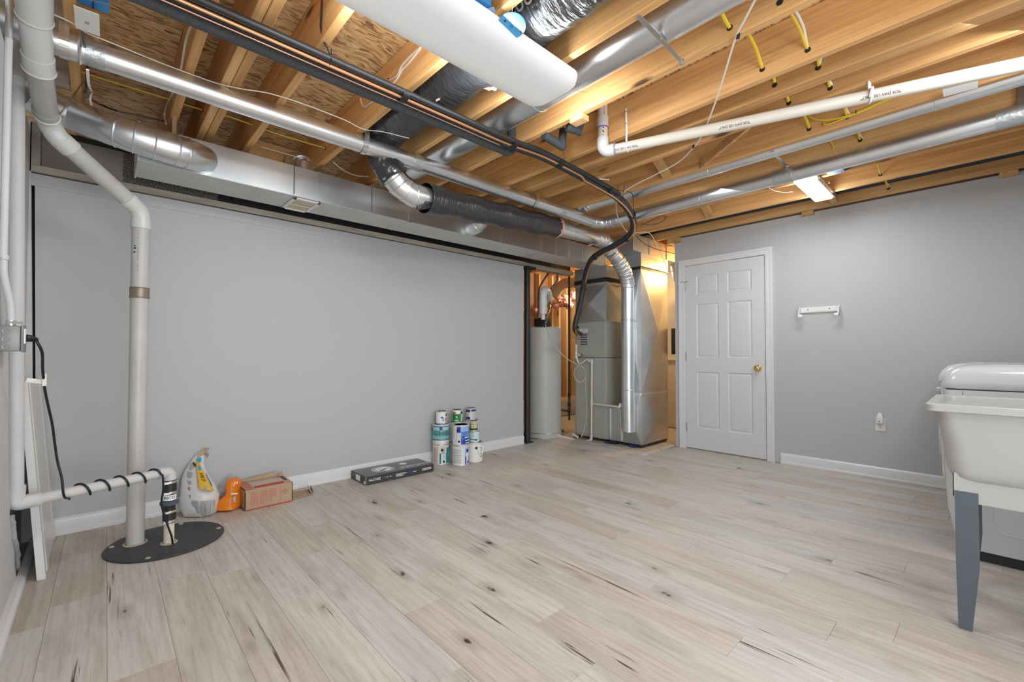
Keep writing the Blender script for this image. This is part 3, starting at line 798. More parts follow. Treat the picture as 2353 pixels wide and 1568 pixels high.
# ------------------------------------------------------------------ insulated bath duct: bay wrap, drop, elbow, wrapped run, down pipe
bw = thing('insulated_duct', 'black plastic wrapped round duct running diagonally under the vent pipe to the furnace', 'duct', (1.5, 2.6, 2.1))
A0, A1 = Vector((1.60, 2.575, 2.115)), Vector((3.03, 2.665, 2.215))
A2, A3 = Vector((3.72, 2.705, 2.25)), Vector((4.40, 2.765, 2.02))
rr_ = []
pp = dense(A0, A1, .012)
for i, p in enumerate(pp): rr_.append(.094 + .006 * math.sin(i * .21) + (.006 if i < 3 else 0))
MB().tube(pp, rr_, 48, caps=False, wrink=.035, wf=16).build('insulation_sleeve', m_wrapb, bw, smooth=60)
MB().tube([p + Vector((.002, 0, 0)) for p in dense(A1 - Vector((.02, 0, 0)), A1 + Vector((.035, .002, .002)), .012)], .090, 30, wrink=.10, wf=60).build('insulation_edge', m_pink, bw, smooth=60)
MB().tube([A0 + Vector((.02, 0, -.02)), A0 + Vector((-.035, -.01, -.045)), A0 + Vector((-.06, -.01, -.09))], [.07, .05, .01], 18, wrink=.3, wf=30).build('torn_flap', m_wrapb, bw)
duct('pipe_section', [A0 - Vector((.0, 0, 0)), A1 + Vector((.01, 0, 0)), A2], .072, m_galv, bw, [(1, .97)])
duct('elbow', [A2, A2 + Vector((.12, .008, .005)), A2 + Vector((.21, .014, -.03)), A2 + Vector((.28, .02, -.09)), A2 + Vector((.37, .03, -.18)), (4.17, 2.75, 1.98), (4.26, 2.755, 1.93)][:4], .078, m_galv, bw, [(0, .5), (0, .98), (1, .5), (1, .98), (2, .5)])
duct('pipe_section', [A2 + Vector((.28, .02, -.09)), (4.16, 2.745, 2.10)], .074, m_galv, bw, [(0, .3), (0, .95)])
duct('elbow', [(4.16, 2.745, 2.10), (4.25, 2.75, 2.04), (4.33, 2.76, 1.985), (4.385, 2.768, 1.91), (4.40, 2.77, 1.83)], .079, m_galv, bw, [(0, .02), (0, .55), (1, .05), (1, .6), (2, .1), (2, .6), (3, .1), (3, .6)])
duct('pipe_section', [(4.40, 2.77, 1.83), (4.40, 2.77, .86 - .2)], .072, m_galv, bw, [(0, .02)])
duct('pipe_section', [(4.40, 2.77, .66), (4.40, 2.77, .178)], .0735, m_galv, bw, [(0, .02)])
strap('strap', (4.40, 2.77, 1.44), (0, 0, 1), .073, .05, .025, bw, up=(1, 0, 0))
duct('elbow', [A0 - Vector((-.02, 0, 0)), A0 - Vector((.10, .0, .002)), A0 - Vector((.19, .0, -.035)), A0 - Vector((.26, .0, -.10))], .074, m_galv, bw, [(0, .9), (1, .5), (2, .05), (2, .6)])
q0 = A0 + Vector((-.26, 0, .10))
MB().tube(dense(q0 + Vector((.035, 0, -.03)), (1.315, 2.60, 2.28), .012) + dense((1.31, 2.60, 2.29), (1.30, 2.62, 2.50), .012), .088, 36, wrink=.16, wf=14).build('insulation_sleeve', m_wrapb, bw, smooth=60)
bay = thing('wrapped_bay_duct', 'black plastic wrapped duct filling the joist bay left of the wrap lamp', 'duct', (1.33, 2.2, 2.5))
MB().tube(dense((1.33, 2.68, 2.50), (1.33, 1.60, 2.495), .014), .128, 48, wrink=.08, wf=9, flat=.9).build('insulation_sleeve', m_wrapy, bay, smooth=60)
MB().tube(spline([at(1081, 178, Z=2.44), at(1092, 190, Z=2.43), at(1110, 199, Z=2.42), at(1125, 203, Z=2.41), at(1140, 202, Z=2.40)], 4), .010, 10, wrink=.5, wf=60).build('torn_insulation', m_pink, bay)
MB().tube([(1.275, 1.93, 2.392), (1.28, 1.93, 2.385)], .014, 12, wrink=.4, wf=80).build('torn_insulation', m_pink, bay)
fd = thing('foil_duct', 'crinkled silver and black insulated duct with grey lettering at the top edge', 'duct', (1.32, .7, 2.5))
MB().tube(dense((1.33, 1.54, 2.505), (1.33, -.6, 2.50), .012), .132, 56, wrink=.05, wf=15, flat=.9).build('foil_sleeve', m_foil, fd, smooth=60)


def on_foil(a0, y0):
    def fn(x, y):
        a = a0 - y / .14
        return Vector((1.33 - math.cos(a) * .143, y0 - x, 2.505 - math.sin(a) * .131))
    return fn


text_map(MB(), 'Cooley', .085, on_foil(.42, 1.20)).build('lettering', m_inkg, fd, smooth=0)
text_map(MB(), 'Cooley', .085, on_foil(.42, .82)).build('lettering', m_inkg, fd, smooth=0)

# blue plastic pieces
bdk = thing('blue_disc', 'round light blue plastic disc hanging beside the wrap lamp', 'cover', (1.20, 1.10, 2.37))
c = at(1176, 59, Z=2.36)
nrm = (EYEP - c).normalized() * .35 + Vector((0, 0, -1)); nrm.normalize()
MB().lathe([(.054, -.002), (.056, 0), (.054, .002)], c, nrm, 40).build('disc', m_blued, bdk)
u_ = nrm.orthogonal().normalized()
MB().lathe([(.0075, 0), (.0075, .0012)], c + nrm * .0022, nrm, 20).build('centre_mark', m_blue, bdk)
rgt = (RT - nrm * RT.dot(nrm)).normalized(); upv = nrm.cross(rgt)
mb = MB()
for k in range(5): mb.cbox(c + nrm * .003 + rgt * .010 - upv * (.006 - 0) - upv * (-.028 + k * .0055) * 1 + upv * (-.0), .018 - .002 * (k % 2), .0012, .0004, Matrix((rgt, upv, nrm)).transposed())
mb.build('printed_lines', m_inkw, bdk, smooth=0)
MB().lathe([(.004, 0), (.004, .001)], c + nrm * .003 - rgt * .026 + upv * .022, nrm, 12).lathe([(.003, 0), (.003, .001)], c + nrm * .003 + rgt * .036 - upv * .024, nrm, 12).build('screw_hole', m_ink, bdk)
MB().tube([c + upv * .045, c + upv * .12 + rgt * .01 + Vector((0, 0, .04))], .0008, 5).build('cord', m_wire, bdk)
bo = thing('blue_box_cover', 'flat pale blue oval plate under the joists right of the bright lamp', 'cover', (4.0, .7, 2.38))
c = at(1920, 395, Z=2.384)
MB().lathe([(.050, -.003), (.052, 0), (.050, .003)], c, (0.05, 0, -1), 36).build('plate', m_blueo, bo)
MB().lathe([(.004, 0), (.004, .001)], c + Vector((.03, -.03, -.0035)), (0, 0, -1), 10).lathe([(.004, 0), (.004, .001)], c + Vector((-.03, .03, -.0035)), (0, 0, -1), 10).build('screw_hole', m_ink, bo)
MB().tube([c + Vector((.02, -.05, 0)), c + Vector((.0, -.085, .004))], .006, 8).build('wire_stub', m_rubber, bo)
bx = thing('blue_outlet_box', 'bright blue electrical box half hidden above the wrap lamp', 'electrical box', (1.0, 1.2, 2.40))
c = at(1092, 8, Z=2.41)
MB().box(c.x - .055, c.x + .05, c.y - .04, c.y + .05, 2.402, 2.46).build('box', m_blue, bx, bevel=.003)
MB().cbox(c + Vector((.05, -.02, -.014)), .02, .05, .012, Matrix.Rotation(.5, 3, 'Z')).build('bracket', m_blueo, bx, bevel=.002)

# ------------------------------------------------------------------ white and blue low-voltage plate on the first joist
lv = thing('low_voltage_box', 'blue double box with white cover plate fixed to the leftmost joist', 'electrical box', (-.05, 2.25, 2.4))
MB().box(-.077, .012, 2.12, 2.33, 2.395, 2.46).build('box', m_blue, lv, bevel=.003)
MB().box(-.036, -.030, 2.13, 2.325, 2.392, 2.396).build('rib', m_navy, lv, smooth=0)
MB().tube([(-.078, 2.29, 2.391), (.012, 2.25, 2.391)], .0012, 6).build('wire', m_copperw, lv)
R_ = Matrix.Rotation(-.02, 3, 'Z')
MB().cbox((-.050, 2.375, 2.362), .072, .120, .005, R_ @ Matrix.Rotation(-.18, 3, 'X')).build('cover_plate', m_whitep, lv, bevel=.002)
MB().cbox((-.050, 2.380, 2.358), .012, .012, .003, R_ @ Matrix.Rotation(-.18, 3, 'X')).build('jack', m_inkg, lv, smooth=0)

# ------------------------------------------------------------------ radon vent pipe (3-inch) and sump
rp = thing('radon_pipe', 'thick white plastic vent pipe rising from the sump lid and bending along the left wall', 'pipe', (.165, 3.235, 0))
VR = .0405
B0 = Vector((.165, 3.235, .004))
K = at(314, 486, d=2.49); K.x, K.y = .165, 3.235
C1 = at(160, 340, d=2.15); C2 = at(110, 282, d=2.07)
C3 = at(90, 160, d=1.76); C4 = at(84, 95, d=1.86); C5 = at(80, 40, d=1.61); C6 = at(77, -60, d=1.50)
C0 = K.lerp(C1, .16)
B1 = K - Vector((0, 0, .055))
MB().tube([B0, (.165, 3.235, 1.40)], VR, 32).build('pipe', m_pvcd, rp)
MB().tube([(.165, 3.235, 1.372), (.165, 3.235, 1.432)], VR * 1.09, 32).ring((.165, 3.235, 1.376), (0, 0, 1), VR * 1.09, .002).ring((.165, 3.235, 1.428), (0, 0, 1), VR * 1.09, .002).build('clamp_band', M('bronze_band', (.30, .25, .19), .4, .5), rp, label='brown metal band')
MB().tube([(.165, 3.235, 1.40), B1], VR, 32).build('pipe', m_pvcd, rp)
MB().tube([B1 - Vector((0, 0, .045)), B1], VR * 1.12, 32).tube(spline([B1 - Vector((0, 0, .01)), B1 + Vector((0, 0, .025)), K.lerp(C0, .22) - Vector((0, 0, .006)), K.lerp(C0, .62), C0], 4), VR * 1.06, 32).build('elbow', m_pvc, rp)
dd = (C1 - C0).normalized()
MB().tube([C0, C0 + dd * .03], VR * 1.12, 32).build('hub', m_pvc, rp)
MB().tube([C0, C1], VR, 32).build('pipe', m_pvcd, rp)
MB().tube([C1 - dd * .01, C1 + dd * .045], VR * 1.12, 32).tube(spline([C1 + dd * .03, C1 + dd * .055, C1.lerp(C2, .62) + dd * .02, C2.lerp(C3, .08), C2.lerp(C3, .16)], 3), VR * 1.06, 32).build('elbow', m_pvc, rp)
MB().ring(C2.lerp(C3, .16), C3 - C2, VR * 1.08, .004).build('hub', m_pvc, rp)
MB().tube([C2.lerp(C3, .10), C3], VR, 32).build('pipe', m_pvcd, rp)
mb = MB().tube([C3, C3.lerp(C5, .3)], VR * 1.17, 32).tube([C3.lerp(C5, .28), C5], VR * 1.10, 32).tube([C5, C6], VR * 1.2, 32).ring(C5, C6 - C5, VR * 1.2, .003).ring(C3, C5 - C3, VR * 1.16, .004)
mb.build('coupling', m_pvc, rp)
# hanger strap of the pipe
mid = C2.lerp(C3, .26)
MB().ring(mid, C3 - C2, VR * 1.03, .004, 28, 6).build('strap', m_inkg, rp)
MB().bar(mid + Vector((.045, -.01, -.005)), at(192, 186, Z=2.39), .014, .002, (1, 0, 0)).build('strap', m_hinge, rp, smooth=0)


def cyl_map(c, R, ang, vertical=True):
    c = Vector(c)

    def fn(x, y):
        a = ang + y / R
        return c + Vector((math.cos(a) * R, math.sin(a) * R, -x))
    return fn


acam = math.atan2(-3.235, -.165)
marks(MB(), 26, .014, cyl_map((.165, 3.235, 1.63), VR * 1.012, acam - .25)).build('pipe_print', m_inkg, rp, smooth=0)
marks(MB(), 4, .018, cyl_map((.165, 3.235, 1.64), VR * 1.012, acam - .60)).build('pipe_print', m_ink, rp, smooth=0)

sl = thing('sump_cover', 'round black sump pit cover set in the plank floor', 'lid', (.30, 3.18, 0))
MB().lathe([(.270, .001), (.272, .006), (.268, .010), (0, .011)], (.30, 3.18, 0), (0, 0, 1), 72).build('cover', m_lid, sl)
mb = MB().ring((.165, 3.235, .012), (0, 0, 1), .049, .006).ring((.302, 3.115, .012), (0, 0, 1), .034, .006)
mb.build('sealant', m_dust, sl)
for a in (2.82, -.05, 1.2, 4.3):
    MB().lathe([(.013, 0), (.010, .004), (0, .005)], (.30 + .245 * math.cos(a), 3.18 + .245 * math.sin(a), .0105), (0, 0, 1), 10).build('bolt', m_dust, sl)

# discharge pipe with check valve
dp = thing('sump_discharge_pipe', 'painted discharge pipe with black check valve crossing low to the left wall', 'pipe', (.302, 3.115, 0))
VX, VY = .302, 3.115
MB().tube([(VX, VY, .010), (VX, VY, .135)], .0245, 24).build('riser', m_pvcy, dp, label='yellowed lower riser')
MB().tube([(VX, VY, .125), (VX, VY, .195)], .031, 24).build('rubber_boot', m_rubber, dp)
MB().tube([(VX, VY, .195), (VX, VY, .275)], [.027, .031], 24).build('valve_body', m_rubber, dp)
MB().lathe([(.030, 0), (.044, .004), (.045, .018), (.030, .024)], (VX, VY, .222), (0, 0, 1), 28).build('valve_flange', M('valve_blue_grey', (.07, .10, .15), .45), dp)
MB().arc(.0312, math.degrees(math.atan2(-VY, -VX)) - 70, math.degrees(math.atan2(-VY, -VX)) + 70, .250, .280, c=(VX, VY, 0)).build('valve_label', m_inkw, dp)


def wrapz(cx, cy, cz, R, ang):
    def fn(x, y):
        a = ang + x / R
        return Vector((cx + math.cos(a) * R, cy + math.sin(a) * R, cz + y))
    return fn


text_map(MB(), 'RICO', .020, wrapz(VX, VY, .266, .0326, math.atan2(-VY, -VX)), 1.15).build('lettering', m_ink, dp, smooth=0)
MB().tube([(VX, VY, .285), (VX, VY, .360)], .032, 24).build('rubber_boot', m_rubber, dp)
for z in (.135, .188, .292, .350):
    MB().tube([(VX, VY, z - .006), (VX, VY, z + .006)], .0335, 24).bar((VX - .028, VY - .035, z), (VX - .005, VY - .037, z), .010, .012).build('hose_clamp', m_steel, dp)
ZE = .405
H0, H1 = Vector((VX, VY, ZE)), Vector((-.236, 2.86, .418))
dh = (H1 - H0).normalized()
MB().tube(spline([(VX, VY, .355), (VX, VY, .375), (VX + dh.x * .008, VY + dh.y * .008, ZE - .006), H0 + dh * .035, H0 + dh * .06], 5), .0295, 24).build('elbow', m_pvcpaint, dp)
MB().tube([H0 + dh * .05, H1 - dh * .03], .0245, 24).build('pipe', m_pvcpaint, dp)
MB().tube(spline([H1 - dh * .06, H1 - dh * .02, H1 + dh * .012 + Vector((0, 0, .004)), H1 + dh * .016 + Vector((0, 0, .03)), H1 + dh * .016 + Vector((0, 0, .075))], 5), .0305, 24, wrink=.05, wf=20).build('elbow', m_pvcpaint, dp)
HX = H1 + dh * .016
TX_ = at(39, 120, d=HX.length * .0 + 1.90)
MB().tube([HX + Vector((0, 0, .06)), (TX_.x, TX_.y, 2.31)], .0255, 24).build('pipe', m_pvcpaint, dp)
MB().tube([(TX_.x, TX_.y, 2.25), (TX_.x, TX_.y, 2.36)], .030, 24).tube([(TX_.x, TX_.y, 2.34), (TX_.x + .02, TX_.y + .0, 2.42), (TX_.x, TX_.y, 2.5)], .029, 20).build('elbow', m_pvcd, dp)

# power cord, plug and box
eb = thing('electrical_box', 'grey metal outlet box with a black plug at the left wall', 'electrical box', (-.23, 2.45, 1.11))
MB().box(-.2615, -.206, 2.395, 2.49, 1.072, 1.165).build('box', m_gbox, eb, bevel=.006)
MB().box(-.206, -.200, 2.39, 2.495, 1.068, 1.169).build('cover', m_gbox, eb, bevel=.004)
for z in (1.088, 1.116, 1.145):
    MB().ring((-.242, 2.3945, z), (0, 1, 0), .009, .0009, 16, 5).build('knockout', m_hinge, eb)
MB().box(-.2, -.196, 2.41, 2.47, 1.10, 1.155).build('receptacle', m_whitep, eb, smooth=0)
MB().tube([(-.235, 2.44, 1.163), (-.235, 2.44, 1.185)], .013, 16).bar((-.235, 2.43, 1.178), (-.205, 2.42, 1.176), .008, .008).build('connector', m_steel, eb)
cd = thing('conduit', 'white painted conduit rising from the grey outlet box on the left wall', 'pipe', (-.24, 2.44, 1.18))
MB().tube(spline([(-.235, 2.44, 1.18), (-.238, 2.43, 1.25), (-.25, 2.40, 1.34), (-.252, 2.39, 1.42), (-.252, 2.39, 1.7), (-.252, 2.39, 2.20)], 5), .0105, 16).build('tube', m_pvcpaint, cd)
MB().tube([(-.252, 2.39, 1.40), (-.252, 2.39, 1.415)], .014, 16).bar((-.262, 2.36, 1.405), (-.262, 2.42, 1.405), .003, .016, (1, 0, 0)).build('pipe_clip', m_pvcpaint, cd)
MB().tube([(-.252, 2.39, 2.20), (-.252, 2.39, 2.6)], .010, 16).build('tube', m_galv, cd)
pc = thing('power_cord', 'black power cord from the wall box spiralling round the low discharge pipe', 'cord', (-.19, 2.44, 1.12))
MB().tube([(-.197, 2.44, 1.121), (-.184, 2.445, 1.120), (-.174, 2.45, 1.117), (-.168, 2.452, 1.115)], [.014, .013, .009, .006], 16).build('plug', m_cord, pc)
pts = [Vector((-.171, 2.451, 1.116)), at(86, 787, d=1.655), at(97, 812, d=1.68), at(98, 850, d=1.74), at(103, 895, d=1.80), at(110, 930, d=1.86), at(120, 975, d=1.92), at(126, 1020, d=1.95), at(132, 1060, d=1.96), at(142, 1100, d=1.96), at(147, 1140, d=1.955)]
nrm = Vector((-dh.y, dh.x, 0))
if nrm.dot(EYEP - H0) < 0: nrm = -nrm
up_ = Vector((0, 0, 1))
# spiral round the horizontal pipe, from the wall end to the valve end
hel = []
n = 110
for i in range(n + 1):
    f = i / n; t = .74 - f * (.74 - .105)
    a = -.9 - 2 * math.pi * 4.85 * f
    cen = H0.lerp(H1, t)
    R2 = .0305
    hel.append(cen + nrm * math.cos(a) * R2 + up_ * math.sin(a) * R2)
tail = [hel[-1], at(374, 1095, d=2.38), at(375, 1125, d=2.38), at(371, 1155, d=2.38), at(376, 1180, d=2.39), at(386, 1210, d=2.40), at(394, 1232, d=2.41), at(397, 1250, d=2.43)]
MB().tube(spline(pts + [hel[0]], 6)[:-1] + hel + spline(tail, 6)[1:], .0048, 10).build('cord', m_cord, pc)
c = at(102, 873, d=1.77)
MB().cbox(c, .013, .010, .050, Matrix.Rotation(.2, 3, 'X')).cbox(c + Vector((-.028, .01, -.004)), .045, .004, .018, Matrix.Rotation(.2, 3, 'Y')).build('tag', m_whitep, pc, bevel=.001)

# leaning white panel in the corner
lp = thing('leaning_panel', 'white moulded board leaning on the left wall in the corner', 'board', (-.16, 3.37, 0))
a0, a1, b0, b1 = Vector((-.165, 3.04, .001)), Vector((-.165, 3.70, .001)), Vector((-.236, 3.04, .93)), Vector((-.236, 3.70, .91))
t = Vector((-.029, 0, 0))
prof = [(0, 0), (.05, 0), (.06, -.006), (.10, -.006), (.11, 0), (.20, 0), (.21, -.005), (.60, -.005), (.62, 0), (.66, 0)]
lo = [Vector((-.165 + d_, 3.04 + y, .001)) for y, d_ in prof]; hi = [Vector((-.238 + d_, 3.04 + y, .93 - .03 * y)) for y, d_ in prof]
MB().loft([lo + [a1 + t, a0 + t], hi + [b1 + t, b0 + t]]).build('board', m_trim, lp, smooth=0)

# ------------------------------------------------------------------ foam pipe, lineset bundle, drain line
fp = thing('foam_covered_pipe', 'straight dark grey foam covered water pipe under the joists beside the wrap lamp', 'pipe', (.1, 2.035, 2.33))
MB().tube([(-.2, 2.035, 2.335), (1.62, 2.035, 2.335)], .0275, 24).build('foam_sleeve', m_foam, fp)
MB().tube([(1.622, 2.035, 2.335), (1.865, 2.035, 2.335), (1.893, 2.035, 2.350), (1.900, 2.035, 2.385), (1.90, 2.035, 2.56)], .0275, 24).build('foam_sleeve', m_foam, fp)
for x in (1.37, 1.83): MB().ring((x, 2.035, 2.34), (1, 0, 0), .029, .0022, 20, 6).bar((x, 2.035, 2.36), (x, 2.045, 2.39), .01, .006).build('pipe_hanger', m_rubber, fp)
fp2 = thing('foam_covered_elbow', 'short foam covered pipe bend dropping from the joists left of the white drain pipe', 'pipe', (2.1, 1.6, 2.35))
a_, b_, c_ = at(1262, 318, Z=2.375), at(1292, 337, Z=2.355), at(1294, 300, Z=2.47)
MB().tube([a_ + (a_ - b_) * .4, a_, b_ - (b_ - a_) * .1], .025, 20).tube(spline([b_ - (b_ - a_) * .15, b_, b_ + Vector((0, 0, .03)), c_]), .025, 20).build('foam_sleeve', m_foam2, fp2)
a_, b_ = at(1303, 292, Z=2.40), at(1330, 302, Z=2.385)
MB().tube([a_, b_, b_ + Vector((.01, 0, .05))], .026, 20).build('foam_sleeve', m_foam2, fp2)
MB().tube([at(1293, 343, Z=2.34), at(1299, 380, d=2.97)], .0012, 5).build('hanger_wire', m_cord, fp2)

ls = thing('refrigerant_lines', 'bundle of black insulated and bare copper lines looping down into the furnace', 'pipe', (.2, 1.93, 2.33))
YL, ZL = 1.944, 2.325
bend = [(1240, 357, 2.85), (1300, 387, 2.98), (1360, 419, 3.16), (1408, 447, 3.38), (1438, 474, 3.60), (1454, 503, 3.85), (1454, 527, 4.05), (1440, 547, 4.2), (1415, 563, 4.35), (1385, 578, 4.52), (1360, 596, 4.7), (1349, 620, 4.88), (1342, 650, 5.0), (1334, 695, 5.05), (1324, 735, 5.06), (1321, 755, 5.06)]
B_ = [at(u, v, d=d) for u, v, d in bend]
main = [Vector((x, YL, ZL)) for x in (-.2, .4, .9, 1.4, 1.75)] + B_ + [at(1326, 765, d=5.25), at(1334, 768, d=5.45)]
sm = spline(main, 6)
MB().tube(sm, [.0155 if p.x < 1.7 else .026 if p.x < 3 else .030 for p in sm], 16).build('insulated_line', m_rubber, ls)


def offs(pts, o0, wig=0, seed=0):
    out = []
    for i, p in enumerate(pts):
        s_ = noise.noise(Vector((i * .21, seed, 0))) * wig
        out.append(p + Vector(o0) + Vector((0, s_, s_ * .6)))
    return out


oc = (0, .012, .030); m1 = sm[:84]
MB().tube(offs(sm[:30], (0, -.042, .006)) + offs(sm[30:50], (0, -.036, .006)), .0155, 14).build('insulated_line', m_rubber, ls)
MB().tube(offs(sm[:40], (0, -.021, -.012)) + offs(sm[40:], (0, -.012, -.026)), .0072, 10).build('copper_line', m_copper, ls, label='bare copper line')
MB().tube(offs(sm[:100], (0, .012, -.018), .010, 3), .0028, 8).build('control_wire', m_copperw, ls, label='pinkish control wire')
MB().tube(offs(sm[:66], (0, -.018, .026), .01, 7), .0035, 8).build('control_wire', m_cord, ls)
MB().tube(spline([at(1322, 752, d=5.1), at(1315, 765, d=5.12), at(1318, 775, d=5.2), at(1334, 780, d=5.42)]), .008, 10).build('copper_line', m_copper, ls)
for i in (14, 25, 34, 46, 58, 72, 88, 104):
    i = min(i, len(sm) - 2); ax = sm[i + 1] - sm[i]
    a_ = ax.normalized()
    oo = Vector((0, -.018, -.002)) if i < 50 else Vector((0, -.004, -.002))
    MB().tube([sm[i] - a_ * .016 + oo, sm[i] + a_ * .016 + oo], .040 if i < 50 else .035, 16, flat=.62 if i < 50 else 1).build('tape_band', m_cord, ls)
MB().tube([at(740, 0, Z=2.50), at(737, 60, Z=2.44), at(742, 90, Z=2.40), at(752, 108, Z=2.375), at(760, 128, Z=2.35)], .0045, 8).build('hanger_cable', m_cord, ls)
MB().tube([at(761, 112, Z=2.385), at(762, 140, Z=2.31), at(758, 150, Z=2.30)], .0022, 6).build('cable_tie', m_cord, ls)

dr_ = thing('drain_pipe', 'white plastic drain line slanting below the right hand joists with upside-down print', 'pipe', (2.3, 1.5, 2.33))
ZD = 2.325
D0, D1 = at(1400, 346, Z=ZD), at(2353, 147, Z=ZD)
D2 = D0 + (D1 - D0) * 1.5
MB().tube([D0, D2], .0302, 28).build('pipe', m_pvcc, dr_)
dd = (D1 - D0).normalized()
top = Vector((D0.x - dd.x * .04, D0.y - dd.y * .04, ZD))
MB().tube(spline([top + Vector((0, 0, .085)), top + Vector((0, 0, .045)), top + Vector((0, 0, .02)) + dd * .006, top + dd * .03 + Vector((0, 0, .001)), top + dd * .075], 5), .036, 24).build('elbow', m_pvc, dr_)
MB().tube([top + dd * .072, top + dd * .082], .0362, 24).build('purple_primer', M('primer_stain', (.32, .29, .42), .5), dr_)
MB().tube([top + Vector((0, 0, .08)), top + Vector((0, 0, .33))], .0302, 24).build('pipe', m_pvcc, dr_)
MB().tube([top + Vector((0, 0, .150)), top + Vector((0, 0, .215))], .0355, 24).build('coupling', m_pvc, dr_)
MB().tube([top + Vector((0, 0, .147)), top + Vector((0, 0, .152))], .0357, 24).build('purple_primer', M('primer_stain_2', (.20, .14, .48), .5), dr_)
sidev = dd.cross(Vector((0, 0, 1))).normalized()
if sidev.dot(EYEP - D0) < 0: sidev = -sidev


def on_drain(s0, a0=-.32):
    def fn(x, y):
        a = a0 - y / .0308 * -1
        return D0 + dd * (s0 - x) + sidev * (math.cos(a) * .0308) + Vector((0, 0, -1)) * (math.sin(a) * .0308)
    return fn


def s_at(u): return ((at(u, 300, Z=ZD) - D0).length)


for u in (1438, 1687, 2020):
    k = (at(u, 346 + (147 - 346) * (u - 1400) / 953, Z=ZD) - D0).length
    text_map(MB(), '"FOR DWV USE ONLY"', .019, on_drain(k, .55), .80).build('pipe_print', m_ink, dr_, smooth=0)
rv = (EYEP - top).normalized(); ang0 = math.atan2(rv.y, rv.x)
marks(MB(), 9, .016, cyl_map(top + Vector((0, 0, .11)), .0308, ang0 + .1)).build('pipe_print', m_ink, dr_, smooth=0)
marks(MB(), 12, .015, cyl_map(top + Vector((0, 0, .275)), .0308, ang0 + .3)).build('pipe_print', m_inkr, dr_, smooth=0)
k = (at(1442, 337, Z=ZD) - D0).length; hp = D0 + dd * k
MB().bar(at(1438, 250, X=2.317), at(1440, 305, X=2.317), .010, .003, FW).bar(at(1440, 305, X=2.317), hp + sidev * .034 + Vector((0, 0, .02)), .010, .003, FW).ring(hp, dd, .0325, .003, 24, 6).build('pipe_hanger', m_whitep, dr_, smooth=0)
for v in (256, 284): MB().lathe([(.003, 0), (.003, .001)], at(1438.5, v, X=2.314), -FW, 10).build('hanger_hole', m_ink, dr_)
hp = at(1995, 227, Z=ZD)
hp = D0 + dd * ((hp - D0).dot(dd))
MB().ring(hp, dd, .0335, .004, 24, 6).cbox(hp + sidev * .036, .02, .008, .05, Matrix.Rotation(.2, 3, 'X')).bar(hp + Vector((0, 0, .03)), hp + Vector((0, 0, .075)), .014, .004, FW).build('pipe_hanger', m_whitep, dr_)
wpl = thing('white_pipe_bracket', 'flat white plastic plate fixed under a joist beside the drain pipe', 'bracket', at(2208, 203, Z=2.385))
p_ = [at(2166, 206, Z=2.372), at(2247, 184, Z=2.372), at(2247, 202, Z=2.352), at(2168, 223, Z=2.352)]
MB().ext(p_, (0.006, 0, .004)).build('plate', m_whitep, wpl, smooth=0)
MB().ext([p_[0] + Vector((0, .0, .002)), p_[1] + Vector((0, 0, .002)), p_[1] + Vector((.03, 0, .018)), p_[0] + Vector((.03, 0, .018))], (0, 0, .003)).build('flange', m_inkg, wpl, smooth=0)

# black foam run above the right wall
bf = thing('black_foam_line', 'long black insulated line tucked behind the last joist over the door wall', 'pipe', (4.70, 1, 2.5))
MB().tube([(4.742, 3.2, 2.500), (4.742, -1.7, 2.500)], .033, 16).build('foam_sleeve', m_rubber, bf)


# ------------------------------------------------------------------ cables through the joists
def cable_run(name, label, y, z, x0, x1, mat, r, sag=.018, side=.02, seed=0, white=False, kids=1):
    t = thing(name, label, 'cable', (x0, y, z))
    xs = [x for x in JX if x0 - .01 <= x <= x1 + .01]
    rnd = random.Random(seed); pts = []
    for a, b in zip(xs[:-1], xs[1:]):
        pts.append(Vector((a, y, z)))
        if b - a > .1:
            g, s2 = sag * (.6 + rnd.random()), side * (rnd.random() * 2 - 1)
            pts += [Vector((a + (b - a) * .3, y + s2, z + g)), Vector((a + (b - a) * .7, y + s2 * .6, z + g * .8))]
    pts.append(Vector((xs[-1], y, z)))
    MB().tube(spline(pts, 5), r, 10, flat=.55).build('cable', mat, t)
    if white:
        MB().tube(spline([p + Vector((0, -.014 if i % 3 else 0, .006)) for i, p in enumerate(pts)], 5), r * .8, 8, flat=.6).build('cable', m_wire, t, label='white cable beside the yellow one')
    for x in xs: MB().lathe([(.0125, 0), (.0125, .0012)], (x - .0195, y, z - .002), (-1, 0, 0), 14).build('drilled_hole', m_ink, t, smooth=0)
    return t


cable_run('yellow_cable', 'yellow electrical cable threading the joists nearest the white drain pipe', .712, 2.437, 1.53, 3.18, m_yellow, .0075, .05, .01, 1)
cable_run('yellow_cable', 'yellow cable paired with a white one threading the joists at upper right', .525, 2.437, 1.942, 4.81, m_yellow, .0065, .04, .015, 2, True)
cable_run('yellow_cable', 'yellow cable crossing the joist bays behind the dryer vent at upper left', 3.045, 2.462, -.11, 1.14, m_yellow, .0055, .0, .02, 3)
yb = thing('yellow_cable_bundle', 'bundle of yellow cables stapled along a joist below the white drain pipe', 'cable', (3.15, .5, 2.45))
for k in range(3):
    pts = [at(1853 + k * 3, 262 + k, X=3.143), at(1868 + k * 4, 274 - k, X=3.140), at(1900, 275 + k * 2 + (8 if k == 2 else 0), X=3.138), at(1945, 267 + k * 1.5, X=3.134), at(1985, 252 + k * 1.5, X=3.136), at(2020, 236 + k, X=3.138), at(2060, 220 + k, X=3.143), at(2100, 205 + k, X=3.143)]
    if k == 2: pts = [at(1892, 282, X=3.147)] + pts[2:]
    MB().tube(spline(pts, 5), .0042, 8).build('cable', m_yellow, yb)
MB().cbox(at(1967, 258, X=3.134), .008, .004, .022).build('staple', m_ink, yb, smooth=0)
